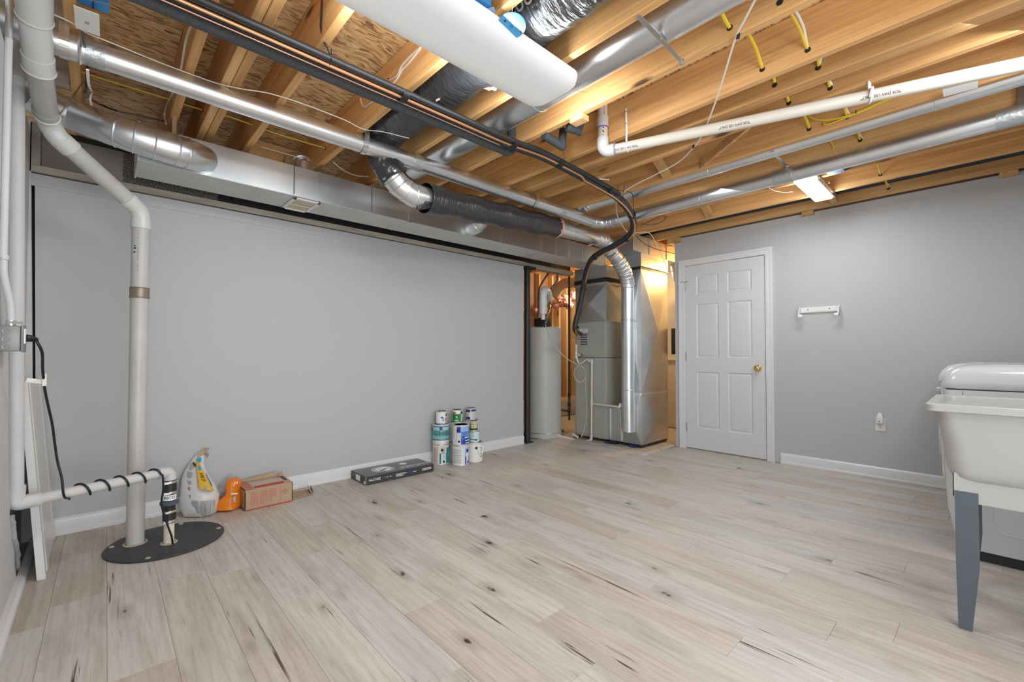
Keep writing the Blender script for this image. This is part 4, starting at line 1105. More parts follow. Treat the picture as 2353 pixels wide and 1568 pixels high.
yc = thing('yellow_cable_tail', 'short kinked yellow cable hanging against a joist beside the thin branch duct', 'cable', (3.555, .8, 2.45))
MB().tube(spline([at(1902, 305, X=3.50), at(1903, 318, X=3.52), at(1911, 330, X=3.54), at(1916, 341, X=3.553)], 5), .005, 8).lathe([(.008, 0), (.008, .001)], at(1915, 342, X=3.5535), (-1, 0, 0), 12).build('cable', m_yellow, yc)

cx_ = thing('white_coax_cable', 'long white cable draped diagonally down across the joists to the furnace ducts', 'cable', (2, .9, 2.37))
pts = [at(1745, -20, Z=2.37), at(1735, 0, Z=2.37), at(1712, 44, Z=2.375), at(1690, 88, Z=2.380), at(1668, 160, Z=2.376), at(1645, 232, Z=2.376), at(1616, 306, Z=2.376), at(1597, 335, Z=2.378), at(1560, 372, d=3.05), at(1505, 402, d=3.2), at(1450, 430, d=3.35), at(1424, 452, d=3.5), at(1416, 472, d=3.65), at(1420, 500, d=3.95), at(1432, 522, d=4.2), at(1446, 536, d=4.4), at(1470, 534, d=4.55), at(1492, 536, d=4.65), at(1508, 560, d=4.75), at(1521, 588, d=4.8), at(1530, 612, d=4.82), at(1538, 640, d=4.84), at(1536, 668, d=4.86)]
MB().tube(spline(pts, 6), .0042, 8).build('cable', m_wire, cx_)
for u, v in ((1696, 83), (1593, 337)):
    c = at(u, v, Z=2.374); MB().cbox(c, .022, .012, .012, Matrix.Rotation(.5, 3, 'Z')).build('cable_clip', m_cord, cx_)
wc = thing('thin_white_cable', 'thin white cable running along the top of the left vent pipe', 'cable', (0, 2.42, 2.39))
pts = [at(-20, -8, Z=2.385), at(60, 12, Z=2.385), at(120, 32, Z=2.385), at(172, 56, Z=2.383), at(200, 76, Z=2.37), at(260, 100, Z=2.38), at(340, 133, Z=2.384), at(415, 162, Z=2.384), at(500, 192, Z=2.38), at(560, 205, Z=2.36), at(620, 215, Z=2.37), at(700, 240, Z=2.384), at(790, 275, Z=2.384), at(835, 297, Z=2.38), at(880, 303, Z=2.36), at(940, 318, Z=2.37)]
MB().tube(spline(pts, 5), .0028, 8).build('cable', m_wire, wc)
wj = thing('white_joist_cables', 'pair of white cables stapled to the joist left of the wrap lamp', 'cable', (1.1, 2, 2.45))
XJ = 1.107
MB().tube(spline([at(968, 108, X=XJ), at(945, 128, X=XJ), at(925, 150, X=XJ), at(914, 172, X=XJ), at(900, 182, X=XJ), at(875, 190, X=XJ)], 5), .005, 8, flat=.6).build('cable', m_wire, wj)
MB().tube(spline([at(966, 112, X=XJ), at(940, 145, X=XJ), at(925, 160, X=XJ), at(912, 182, X=XJ), at(895, 200, X=XJ), at(872, 222, X=XJ), at(850, 238, X=XJ), at(838, 246, X=XJ), at(832, 240, X=XJ), at(828, 226, X=XJ)], 5), .0045, 8, flat=.6).build('cable', m_wire, wj)
MB().cbox(at(893, 183, X=XJ), .01, .003, .016).build('staple', m_ink, wj, smooth=0)
wl2 = thing('white_cable_drop', 'white and black cables dropping beside the second joist from the left', 'cable', (.25, 2.6, 2.45))
MB().tube(spline([at(440, 58, X=.272), at(428, 90, X=.272), at(421, 130, X=.272), at(416, 160, X=.272)], 4), .005, 8, flat=.6).build('cable', m_wire, wl2)
MB().tube(spline([at(397, 215, X=.270), at(382, 245, X=.270), at(378, 265, X=.270), at(382, 285, X=.270)], 4), .005, 8, flat=.6).build('cable', m_wire, wl2)
kb = thing('black_joist_cable', 'black cable hanging behind the left vent pipe and crossing to the next joist', 'cable', (-.05, 2.9, 2.42))
MB().tube(spline([at(190, 75, X=-.060), at(200, 150, X=-.055), at(198, 200, X=-.055), at(198, 218, X=-.05), at(225, 238, Z=2.44), at(270, 255, Z=2.44), at(330, 268, Z=2.45), at(384, 280, Z=2.46)], 5), .005, 8).build('cable', m_cord, kb)
MB().tube(spline([at(201, 160, X=-.040), at(204, 195, X=-.040), at(211, 212, X=-.040), at(207, 226, X=-.040), at(210, 242, X=-.040)], 5), .004, 8, flat=.6).build('cable', m_wire, kb)
bl_ = thing('black_loop_cable', 'thin black cable loop hanging at the furnace end below the large corner elbow', 'cable', (3.8, 2.3, 2.3))
pts = [at(1330, 404, d=3.1), at(1395, 436, d=3.3), at(1425, 438, d=3.45), at(1452, 445, d=3.55), at(1455, 470, d=3.62), at(1457, 500, d=3.7), at(1462, 514, d=3.85), at(1473, 518, d=4.0), at(1495, 508, d=4.1), at(1520, 497, d=4.15), at(1531, 499, d=4.15), at(1520, 510, d=4.1), at(1497, 517, d=4.05), at(1475, 514, d=4.0)]
MB().tube(spline(pts, 5), .0028, 8).build('cable', m_cord, bl_)
MB().tube([at(1419, 428, d=3.4), at(1421, 462, d=3.42)], .0022, 6).tube([at(1435, 423, d=3.4), at(1430, 465, d=3.45)], .0022, 6).build('cable_tie', m_cord, bl_)
MB().tube(spline([at(1460, 540, d=4.3), at(1475, 556, d=4.4), at(1500, 570, d=4.6), at(1525, 577, d=4.8), at(1550, 583, d=5.0)]), .0035, 8).build('cable', m_cord, bl_)
bwc = thing('beige_cable', 'beige cable drooping between the joists above the trunk duct', 'cable', (1.1, 2.95, 2.45))
MB().tube(spline([at(600, 338, Z=2.45), at(650, 352, Z=2.45), at(710, 369, Z=2.45)], 4), .0055, 8, flat=.6).build('cable', m_wire, bwc)
MB().tube(spline([at(765, 372, Z=2.44), at(790, 392, Z=2.42), at(820, 404, Z=2.42), at(850, 406, Z=2.44)], 4), .0045, 8).build('cable', m_wire, bwc)
tw = thing('twisted_wire_end', 'short torn beige wire end poking from a joist above the copper lines', 'wire', at(1372, 413, Z=2.39))
MB().tube(spline([at(1345, 418, Z=2.40), at(1372, 412, Z=2.375), at(1400, 413, Z=2.37)], 4), .005, 8, wrink=.4, wf=60).build('wire', m_wire, tw)

# ------------------------------------------------------------------ lamps
wl_ = thing('wrap_lamp', 'large white wraparound ceiling lamp screwed across the joists', 'lamp', (1.03, 1.43, 2.39))


def rr(x0, x1, y0, y1, r, z, n=6):
    out = []
    for cx, cy, a in ((x1 - r, y1 - r, 0), (x0 + r, y1 - r, 90), (x0 + r, y0 + r, 180), (x1 - r, y0 + r, 270)):
        for k in range(n + 1):
            t = math.radians(a + 90 * k / n); out.append(Vector((cx + r * math.cos(t), cy + r * math.sin(t), z)))
    return out


X0, X1, Y0, Y1 = .40, 1.66, 1.275, 1.59
lv_ = [(0, .075, 2.378), (.002, .075, 2.360), (.006, .073, 2.345), (.016, .07, 2.332), (.034, .06, 2.321), (.060, .05, 2.314), (.095, .04, 2.311)]
MB().loft([rr(X0 + k, X1 - k, Y0 + k, Y1 - k, r, z) for k, r, z in lv_]).build('diffuser', m_lens, wl_, smooth=50)
MB().loft([rr(X0 + .03, X1 - .03, Y0 + .03, Y1 - .03, .03, z) for z in (2.379, 2.389)]).build('housing', m_whitep, wl_)
s2 = thing('small_lamp', 'small brightly lit rectangular lamp under the joists near the door wall', 'lamp', (4.14, .9, 2.39))
X0, X1, Y0, Y1 = 3.83, 4.45, .835, .975
MB().loft([rr(X0 + k, X1 - k, Y0 + k, Y1 - k, .012, z, 3) for k, z in ((0, 2.372), (.003, 2.360), (.012, 2.350), (.03, 2.346))]).build('diffuser', m_lens2, s2)
MB().loft([rr(X0 - .005, X1 + .005, Y0 - .012, Y1 + .006, .008, z, 3) for z in (2.372, 2.389)]).build('housing', m_clear, s2)
MB().box(X0 + .05, X1 - .02, Y0 - .016, Y0 - .006, 2.352, 2.375).build('side_rail', m_steel, s2, bevel=.002)
MB().lathe([(.006, 0), (.004, .01)], (X1 - .35, Y0 - .035, 2.388), (0, 0, -1), 10).build('screw', m_steel, s2)
MB().tube(spline([at(1765, 430, Z=2.385), at(1778, 438, Z=2.375), at(1800, 442, Z=2.37), at(1822, 441, Z=2.37)], 4), .0018, 6).build('lamp_cord', m_wire, s2)

# ------------------------------------------------------------------ furnace
fu = thing('furnace', 'grey green upright furnace cabinet with metal plenum in the utility opening', 'furnace', (4.75, 3.37, 0))
FX0, FX1, FY0, FY1 = 4.46, 5.12, 3.10, 3.585
MB().box(FX0, FX1, FY0, FY1, .03, 1.008).build('cabinet', m_furn, fu, bevel=.004)
MB().box(FX0, FX1, FY0, FY1, 1.014, 1.452).build('coil_cabinet', m_furn, fu, bevel=.004)
MB().box(FX0 + .003, FX1 - .003, FY0 + .003, FY1 - .003, 1.0, 1.02).build('seam', m_seam, fu, smooth=0)
MB().box(FX0 - .004, FX0, FY0 + .02, FY1 - .02, .06, .98).build('door', m_furn, fu, bevel=.002)
MB().box(FX0 - .004, FX0, FY0 + .02, FY1 - .02, 1.04, 1.44).build('door', m_furn, fu, bevel=.002)


def sheet_box(name, x0, x1, y0, y1, z0, z1, m, parent, puff=.012, x0t=None, x1t=None, y0t=None, y1t=None):
    """duct box with cross-broken faces towards the room"""
    x0t = x0 if x0t is None else x0t; x1t = x1 if x1t is None else x1t; y0t = y0 if y0t is None else y0t; y1t = y1 if y1t is None else y1t
    p = [Vector(q) for q in ((x0, y0, z0), (x1, y0, z0), (x1, y1, z0), (x0, y1, z0), (x0t, y0t, z1), (x1t, y0t, z1), (x1t, y1t, z1), (x0t, y1t, z1))]
    mb = MB().add(p, [(0, 3, 2, 1), (4, 5, 6, 7), (1, 2, 6, 5), (2, 3, 7, 6)])
    for f, n in (((0, 1, 5, 4), Vector((0, -1, 0))), ((3, 0, 4, 7), Vector((-1, 0, 0)))):
        c = sum((p[i] for i in f), Vector()) / 4 + n * puff
        k = len(mb.v); mb.add([p[i] for i in f] + [c], [(0, 1, 4), (1, 2, 4), (2, 3, 4), (3, 0, 4)])
    return mb.build(name, m, parent, smooth=0)


sheet_box('plenum', FX0 + .005, FX1 - .05, FY0 + .005, FY1 - .005, 1.452, 1.90, m_galv2, fu, .035)
sheet_box('plenum', FX0 + .0, FX1 - .05, FY0, FY1, 1.90, 2.02, m_tape, fu, .006)
MB().box(FX0 - .006, FX1 - .04, FY0 - .006, FY1 + .006, 1.93, 1.985).build('flexible_joint', m_rubber, fu, bevel=.006)
sheet_box('plenum', FX0 - .002, FX1 - .05, FY0 - .002, FY1 + .002, 2.02, 2.13, m_tape, fu, .006)
rnd = random.Random(4); mb = MB()
for k in range(14):
    y = FY0 + .01 + rnd.random() * .5; z = rnd.choice((1.88, 2.03)) + rnd.random() * .05
    mb.bar((FX0 - .0075, y, z), (FX0 - .0075, y + .06 + rnd.random() * .05, z + .01 + .02 * rnd.random()), .0035, .0008, (1, 0, 0))
for k in range(14):
    x = FX0 + .01 + rnd.random() * .5; z = rnd.choice((1.88, 2.03)) + rnd.random() * .06
    mb.bar((x, FY0 - .0075, z), (x + .06 + rnd.random() * .05, FY0 - .0075, z + .005), .003, .0008, (0, 1, 0))
mb.build('tape_print', m_redl, fu, smooth=0)
# warning plate, ports, screws
yl0, yl1 = 3.375, 3.50
MB().box(FX0 - .0055, FX0 - .0042, yl0, yl1, 1.165, 1.375).build('warning_plate', m_inkg, fu, smooth=0)
MB().box(FX0 - .0060, FX0 - .0054, yl0 + .003, yl1 - .003, 1.322, 1.372).build('label', m_inkw, fu, smooth=0)
MB().box(FX0 - .0062, FX0 - .0054, yl0 + .003, yl1 - .003, 1.315, 1.322).build('label', m_inkr, fu, smooth=0)
mb = MB()
for k in range(5): mb.box(FX0 - .0062, FX0 - .0054, yl0 + .012, yl1 - .008, 1.172 + k * .029, 1.184 + k * .029)
mb.build('printed_lines', m_ink, fu, smooth=0)
mb = MB()
for i in range(3): marks(mb, 12, .010, lambda x, y, i=i: Vector((FX0 - .0066, (yl0 + yl1) / 2 - x, 1.362 - i * .013 + y)), i)
mb.build('lettering', m_ink, fu, smooth=0)
MB().lathe([(.017, 0), (.013, .006), (.010, .008)], (FX0 - .004, 3.53, 1.395), (-1, 0, 0), 20).lathe([(.013, 0), (.010, .006)], (FX0 - .004, 3.55, 1.30), (-1, 0, 0), 16).lathe([(.010, 0), (.008, .006)], (FX0 - .004, 3.555, 1.255), (-1, 0, 0), 16).build('port', m_ink, fu)
mb = MB()
for y in (FY0 + .012, FY1 - .03, 3.40):
    for z in (.12, .55, .93, 1.06, 1.42): mb.lathe([(.004, 0), (.003, .002)], (FX0 - .004, y, z), (-1, 0, 0), 8)
mb.build('screw', m_steel, fu, smooth=0)
# energy sticker on the side
MB().box(4.86, 4.93, FY0 - .002, FY0 - .0002, .62, .99).build('sticker', m_tanl, fu, smooth=0)
for z in (.955, .80, .70): MB().box(4.862, 4.93, FY0 - .003, FY0 - .002, z, z + .022).build('printed_line', m_navy, fu, smooth=0)
# filter slot between furnace and return
MB().box(4.47, 4.95, 2.90, 3.10, .03, .42).build('filter_rack', m_galv2, fu, bevel=.003)
MB().box(4.462, 4.47, 3.05, 3.075, .05, .41).box(4.462, 4.47, 2.905, 2.92, .05, .41).build('filter_cover', m_steel, fu, bevel=.002)
for y in (3.02, 3.58):
    MB().box(4.46, 4.52, y - .04, y + .04, -.008, .03).build('foot', m_rubber, fu, smooth=0)
MB().box(4.435, 4.50, 3.06, 3.12, -.009, .012).build('pad', m_navy, fu, smooth=0)

rd = thing('return_duct', 'tall bare galvanized return duct standing at the right of the furnace', 'duct', (4.8, 2.78, 0))
sheet_box('duct_section', 4.48, 5.09, 2.65, 2.90, .03, .60, m_galv2, rd, .032)
sheet_box('duct_section', 4.48, 5.09, 2.65, 2.90, .605, 2.02, m_galv2, rd, .040)
MB().box(4.474, 5.096, 2.644, 2.906, .592, .612).build('seam', m_galv, rd, smooth=0)
MB().box(4.49, 5.08, 2.66, 2.89, 2.02, 2.06).build('flexible_joint', m_rubber, rd, smooth=0)
sheet_box('duct_section', 4.478, 5.10, 2.645, 2.905, 2.055, 2.20, m_tape, rd, .005)
for x0, x1 in ((4.28, 4.62), (4.625, 5.02), (5.025, 5.40), (5.405, 5.9)):
    MB().box(x0, x1, 2.62, 2.98, 2.20, 2.385).build('duct_section', m_galv2, rd, bevel=.002, smooth=0)
    MB().box(x1 - .006, x1 + .010, 2.612, 2.62, 2.20, 2.385).build('drive_cleat', m_galv, rd, smooth=0)
MB().box(4.45, 4.53, 2.72, 2.80, -.009, .012).build('pad', m_navy, rd, smooth=0)
MB().box(4.49, 5.08, 2.66, 2.89, 0, .03).build('foot', m_rubber, rd, smooth=0)
mb = MB()
for k in range(5): mb.lathe([(.004, 0), (.003, .002)], (4.478, 2.68 + k * .05, .075), (-1, 0, 0), 8)
mb.build('screw', m_ink, rd, smooth=0)
mb = MB()
for k in range(6): marks(mb, 6, .016, lambda x, y, k=k: Vector((4.80 + x, 2.618, 1.20 + k * .022 + y)), k)
mb.build('lettering', m_brown, rd, smooth=0)
rc = thing('round_branch', 'short round metal duct lit orange beside the door wall corner', 'duct', (5.5, 2.75, 2.0))
duct('collar', [(5.45, 2.70, 2.20), (5.45, 2.68, 2.08), (5.50, 2.66, 1.98), (5.60, 2.64, 1.93), (5.8, 2.62, 1.92)], .085, m_tape, rc, [(0, .6), (1, .6), (2, .6)])

# condensate pipes on the furnace face
cp = thing('condensate_drain', 'thin cream plastic condensate pipes running down the furnace front to the floor', 'pipe', (4.42, 3.5, .1))
Xc = 4.42
pp = lambda u, v, X=Xc: at(u, v, X=X)
MB().tube([pp(1324, 792), pp(1324, 818)], .0135, 14).build('riser', m_pvcc, cp)
MB().tube([pp(1324, 792), pp(1324, 798)], .018, 14).build('fitting', m_pvc, cp)
MB().tube(spline([pp(1325, 812), pp(1326, 826), pp(1331, 836), pp(1338, 834), pp(1346, 828), pp(1352, 827), pp(1360, 829)], 5), .0125, 12).build('trap', m_pvcc, cp)
MB().tube([pp(1324, 810), pp(1324, 824)], .018, 14).tube([pp(1324, 817), pp(1334, 816)], .014, 14).tube([pp(1352, 830), pp(1362, 830)], .017, 14).tube([pp(1360, 826), pp(1360, 838)], .017, 14).build('fitting', m_pvc, cp)
MB().tube([pp(1334, 816), pp(1340, 815)], .012, 14).build('brass_cap', m_brass, cp)
MB().tube([pp(1360, 836), pp(1359, 1008)], .0125, 14).build('riser', m_pvcc, cp)
MB().tube([pp(1359.5, 920), pp(1359.5, 934)], .0175, 14).tube([pp(1359, 1002), pp(1358, 1012)], .0175, 14).tube([pp(1358, 1011), pp(1352, 1014)], .0165, 14).build('fitting', m_pvc, cp)
MB().tube([pp(1361, 928), at(1424, 936, d=5.05)], .0125, 14).tube([at(1420, 936, d=5.05), at(1425, 934, d=5.05), at(1425, 928, d=5.06)], .016, 12).build('branch', m_pvcc, cp)
MB().tube(spline([pp(1356, 1013), pp(1345, 1015, 4.40), pp(1332, 1013, 4.40), pp(1322, 1010, 4.42)], 5), .0155, 14).build('floor_run', m_pvc, cp)
MB().tube([at(1284, 1003, d=5.60), at(1320, 1012, d=5.45)], .020, 14).tube([at(1282, 1002.5, d=5.61), at(1286, 1003.5, d=5.59)], .024, 14).tube([at(1316, 999, d=5.62), at(1328, 1005, d=5.55)], .018, 12).build('floor_run', m_pvcc, cp)
th = thing('clear_hose', 'thin coiled hose hanging across the water heater and furnace front', 'hose', (4.38, 3.6, 1))
pts = [at(1253, 745, d=5.2), at(1258, 762, d=5.15), at(1268, 785, d=5.1), at(1285, 808, d=5.1), at(1305, 826, d=5.1), at(1325, 838, d=5.1), at(1338, 845, d=5.15), at(1345, 856, d=5.2), at(1344, 870, d=5.22), at(1334, 879, d=5.22), at(1323, 872, d=5.22), at(1319, 856, d=5.22), at(1326, 844, d=5.22), at(1338, 842, d=5.22), at(1345, 860, d=5.22), at(1346, 900, d=5.25), at(1348, 950, d=5.25), at(1343, 985, d=5.25), at(1335, 1005, d=5.25)]
MB().tube(spline(pts, 6), .0048, 8).build('hose', M('clear_tube', (.42, .42, .36), .3), th)

# water heater
tk = thing('water_heater', 'tall pale grey cylindrical water heater behind the black column', 'water heater', (4.20, 3.92, 0))
tc_ = (4.23, 3.925, 0)
MB().lathe([(.225, .055), (.230, .062), (.230, 1.385), (.222, 1.398), (.05, 1.402), (0, 1.402)], tc_, (0, 0, 1), 48).build('tank', m_tank, tk)
MB().lathe([(.232, .0), (.232, .055)], tc_, (0, 0, 1), 48).build('base_ring', m_tank, tk)
MB().ring((4.23, 3.925, .058), (0, 0, 1), .231, .004, 48, 6).build('seam_ring', m_steel, tk)
MB().lathe([(.26, 0), (.27, .04), (.262, .04), (.25, .004)], (4.33, 3.99, .0), (0, 0, 1), 40).build('drain_pan', m_hinge, tk)
MB().cbox((4.08, 3.80, 1.45), .16, .16, .11).build('vent_blower', m_ink, tk, bevel=.02)
MB().tube([(4.06, 3.74, 1.44), (4.02, 3.70, 1.46), (4.02, 3.70, 1.50)], .02, 12).build('blower_spout', m_rubber, tk)
V0 = at(1248, 735, d=5.40)
MB().tube([V0, at(1248, 712, d=5.40)], .026, 20).tube([at(1248, 722, d=5.40), at(1248, 685, d=5.40)], .048, 24).tube([at(1248, 700, d=5.40), at(1248, 694, d=5.40)], .052, 24).tube(spline([at(1248, 690, d=5.40), at(1248, 678, d=5.40), at(1251, 668, d=5.42), at(1256, 668, d=5.5), at(1260, 676, d=5.6), at(1262, 690, d=5.75)], 5), .046, 22).build('vent_pipe', m_pvc, tk)
vt = thing('vent_drop', 'copper and grey gas pipes hanging behind the white heater vent elbow', 'pipe', (4.4, 4.2, 1.5))
MB().tube(spline([at(1262, 625, d=5.9), at(1240, 662, d=5.9), at(1238, 700, d=5.9), at(1236, 735, d=5.9)], 4), .013, 12).build('pipe', m_brown, vt)
MB().tube(spline([at(1280, 615, d=5.7), at(1280, 645, d=5.7), at(1266, 665, d=5.7), at(1264, 700, d=5.7)], 4), .013, 12).build('pipe', m_brown, vt)
MB().tube(spline([at(1264, 700, d=5.7), at(1263, 712, d=5.6), at(1256, 728, d=5.5), at(1254, 742, d=5.45)], 4), .011, 12).build('flex_line', m_steel, vt)
gp = thing('black_gas_pipe', 'slim black iron gas pipe standing between the water heater and the furnace', 'pipe', (5.0, 4.2, 0))
MB().tube([at(1308, 600, d=6.1), at(1308, 966, d=6.1)], .014, 12).build('pipe', m_blackpipe, gp)
for v in (908, 930, 945): MB().tube([at(1308, v - 5, d=6.1), at(1308, v + 5, d=6.1)], .022, 12).build('fitting', m_blackpipe, gp)
MB().tube([at(1308, 945, d=6.1), at(1288, 943, d=6.1)], .014, 12).build('pipe', m_blackpipe, gp)
# insulation, vent tube and studs behind the heater
pk = thing('pink_insulation', 'loose pink fiberglass insulation hanging behind the water heater vent', 'insulation', at(1295, 695, d=6.9))
for k, (u, v, d, r) in enumerate(((1288, 694, 7.15, .085), (1300, 692, 7.15, .095), (1278, 700, 7.15, .07), (1318, 682, 7.15, .075), (1308, 702, 7.15, .06), (1250, 712, 7.15, .05), (1232, 714, 7.15, .04))):
    c = at(u, v, d=d); r *= 1.12; bm_ = MB(); n1, n2 = 10, 14; rings = []
    for i in range(n1 + 1):
        th_ = math.pi * i / n1
        rings.append([c + Vector((math.sin(th_) * math.cos(q * 2 * math.pi / n2), math.sin(th_) * math.sin(q * 2 * math.pi / n2), math.cos(th_) * .9)) * r * (1 + .45 * noise.noise(Vector((i * .9, q * .9, k * 3.1)))) for q in range(n2)])
    bm_.loft(rings).build('batt', m_pink, pk, smooth=60)
tvt = thing('tan_flex_tube', 'tan round insulated tube slanting down behind the water heater vent', 'duct', at(1290, 650, d=6.6))
MB().tube(spline([at(1340, 652, d=6.6), at(1305, 650, d=6.6), at(1285, 662, d=6.6), at(1272, 682, d=6.6)], 5), .075, 20, wrink=.08).build('sleeve', m_bagtan, tvt, smooth=60)
# things to the right of the return duct
frz = thing('white_cabinet', 'tall white metal cabinet seen in the slit beside the door wall', 'cabinet', (6.1, 2.6, 0))
MB().box(6.02, 6.45, 2.2, 3.3, 0, 2.0).build('body', m_white2, frz, bevel=.006)
MB().box(6.0, 6.02, 2.22, 3.28, .95, .97).build('handle', m_steel, frz)
hm = thing('brown_control_box', 'small amber brown control box mounted in the slit beside the return duct', 'control box', (5.35, 2.6, 1.2))
MB().box(5.17, 5.42, 2.50, 2.60, 1.08, 1.36).build('box', m_orangebrown, hm, bevel=.01)
MB().box(5.16, 5.20, 2.60, 2.64, 1.05, 1.37).build('side_plate', m_ink, hm, bevel=.004)
MB().tube(spline([(5.2, 2.5, 1.10), (5.15, 2.47, 1.06), (5.25, 2.45, 1.02), (5.4, 2.5, 1.0)]), .006, 8).build('wire', m_cord, hm)

# ------------------------------------------------------------------ paint cans
def can(x, y, z, R, H, label, body, rotdeg=0, band=None, ears=True, bail=0, paint_rim=True, group='paint cans stacked at the back wall', lidm=None, name='paint_can'):
    """built upright at its place; local -Y of the labels faces the camera, turned by rotdeg"""
    t = thing(name, label, 'can', (x, y, z), group)
    a = math.degrees(math.atan2(-y, -x)) + rotdeg
    P = lambda r, deg, zz: Vector((x + r * math.cos(math.radians(a + deg)), y + r * math.sin(math.radians(a + deg)), z + zz))
    MB().lathe([(R * .97, 0), (R, .003), (R, .006), (R * .985, .009), (R * .985, H - .012), (R, H - .010), (R * 1.0, H - .004), (R * .985, H - .002)], (x, y, z), (0, 0, 1), 40).build('body', body, t)
    MB().lathe([(R * .985, H - .0035), (R * .98, H), (R * .90, H), (R * .88, H - .005), (R * .80, H - .005), (R * .78, H - .002), (R * .70, H - .002), (0, H - .002)], (x, y, z), (0, 0, 1), 40).build('lid', lidm or m_tin, t)
    MB().ring((x, y, z + .004), (0, 0, 1), R * .985, .003, 40, 6).ring((x, y, z + H - .004), (0, 0, 1), R * .985, .003, 40, 6).build('rim', m_tin, t)

    def patch(nm, m, d0, d1, z0, z1, dt=0):
        mb = MB().arc(R * .988 + dt * .0006, a + d0, a + d1, z + z0, z + z1, .0006, 10, (x, y, 0)); mb.build(nm, m, t, smooth=60)
    if band: band(patch, t, a, x, y, z, R, H)
    if ears:
        for d_ in ears:
            c = P(R * .99, d_, H * .74)
            nrm_ = (c - Vector((x, y, z + H * .74))).normalized()
            MB().lathe([(.013, 0), (.013, .004), (.006, .007), (0, .007)], c, nrm_, 18).build('ear', m_ink, t)
        if bail and len(ears) > 0:
            d0 = ears[0]; pts = []
            for k in range(13):
                f = k / 12; pts.append(P(R * 1.045, d0 + bail * f, H * .74 - H * .42 * math.sin(math.pi * f)))
            MB().tube(pts, .0013, 6).build('handle', m_steel, t)
    return t


def lettering(t, txt, x, y, zc, R, deg, h, m, ws=1.0):
    def fn(px, py):
        a = math.radians(deg) + px / R
        return Vector((x + math.cos(a) * (R * .988 + .0022), y + math.sin(a) * (R * .988 + .0022), zc + py))
    text_map(MB(), txt, h, fn, ws).build('lettering', m, t, smooth=0)


GR, GH = .082, .192
g1 = (2.44, 3.615); g2 = (2.555, 3.45); g3 = (2.735, 3.465); g4 = (2.628, 3.615); g5 = (2.812, 3.625)


def lines(patch, z0, z1, n, d0, d1, m=m_inkg, dt=2):
    for k in range(n):
        zz = z0 + (z1 - z0) * k / n
        patch('printed_line', m, d0 + (k * 7 % 5), d1 - (k * 5 % 9), zz, zz + (z1 - z0) / n * .4, dt)


def b1(p, t, a, x, y, z, R, H):
    p('label_print', m_cardl, -62, -18, .012, .172); lines(p, .03, .165, 9, -58, -26)
    p('label_print', m_teal, -5, 68, .012, .110); p('label_print', m_teal, 40, 68, .105, .160)
    p('label_print', m_inkw, 2, 34, .014, .105, 1); lines(p, .05, .10, 5, 6, 28, m_inkg, 3)
    p('barcode', m_ink, 12, 26, .022, .042, 3); p('label_print', m_navy, -9, -5, .012, .115); p('label_print', m_tanl, 0, 30, .115, .172)


def b2(p, t, a, x, y, z, R, H):
    lines(p, .03, .165, 8, -62, 8); p('label_print', m_bluep, 30, 75, .012, .172); p('label_print', m_bluel, 30, 75, .012, .085, 1)
    p('label_print', m_inkw, 40, 62, .016, .115, 2); p('barcode', m_ink, 46, 58, .024, .045, 3); lines(p, .055, .105, 4, 44, 58, m_inkg, 3)


def b3(p, t, a, x, y, z, R, H):
    p('label_print', m_whitep, -15, 70, .015, .17); lines(p, .05, .16, 4, 40, 66)


can(*g1, 0, GR, GH, 'white and dark teal paint can on the floor under the CHB can', m_canw, 0, b1, ears=(8,), bail=60)
can(*g2, 0, GR, GH, 'white paint can with blue side stripe on the floor, front middle of the stack', m_canw, 0, b2, ears=(48,))
can(*g3, 0, GR, GH, 'plain white paint can at the right end of the stack on the floor', m_canw, 0, b3, ears=(12,), bail=70)
can(*g4, 0, GR, GH, 'white paint can on the floor hidden behind the front two cans', m_canw, 0, None, ears=(-60,))
can(*g5, 0, GR, GH, 'white paint can on the floor behind the plain white can at right', m_canw, 0, None, ears=(60,))


def b6(p, t, a, x, y, z, R, H):
    p('label_print', m_tealg, -78, 78, .040, .176); p('label_print', m_teal, -78, 78, .040, .055, 1); p('label_print', m_teal, -78, 78, .166, .176, 1)
    p('emblem', m_bluel, -10, 10, .138, .170, 2); p('emblem', m_inkr, -5, 5, .146, .158, 3)
    lettering(t, 'CHB', x, y, z + .108, R, a, .062, m_brown, 1.25)
    p('label_print', m_inkg, -32, 32, .048, .052, 3); p('label_print', m_inkg, -32, 32, .056, .061, 3); lines(p, .012, .036, 2, -58, -36, m_inkg, 2); lines(p, .012, .036, 2, 36, 56, m_inkg, 2)


def b7(p, t, a, x, y, z, R, H):
    p('label_print', m_bluel, -28, 78, .010, .176); p('label_print', m_bluep, -2, 78, .130, .176, 1); p('label_print', M('mid_blue_label', (.08, .22, .62), .35), -2, 78, .085, .130, 1)
    p('label_print', m_inkw, -26, 0, .010, .120, 1); p('barcode', m_ink, -20, -6, .028, .048, 2); lines(p, .055, .115, 5, -22, -4, m_inkg, 2)
    lettering(t, '20', x, y, z + .098, R, a + 50, .038, m_bluep, 1.1)
    for k, zz in enumerate((.070, .042, .018)): p('printed_line', m_inkw, 26 + k * 3, 72, zz, zz + .008, 3)
    p('emblem', m_navy, 64, 76, .135, .17, 2)


can(*g1, GH, GR, GH, 'teal paint can lettered CHB on the left of the stack', m_canw, 0, b6, ears=(-84, 84))
can(g2[0] + .003, g2[1] + .002, GH, GR, GH, 'white and deep blue paint can numbered 20 in the middle of the stack', m_canw, 0, b7, ears=(-20,), bail=75)
can(*g4, GH, GR, GH, 'plain white paint can at the back of the stack under the green can', m_canw, 0, None, ears=(-10,), bail=-40)
can(*g5, GH, GR, GH, 'white paint can at the back of the stack under the navy striped can', m_canw, 0, None, ears=(-60,))


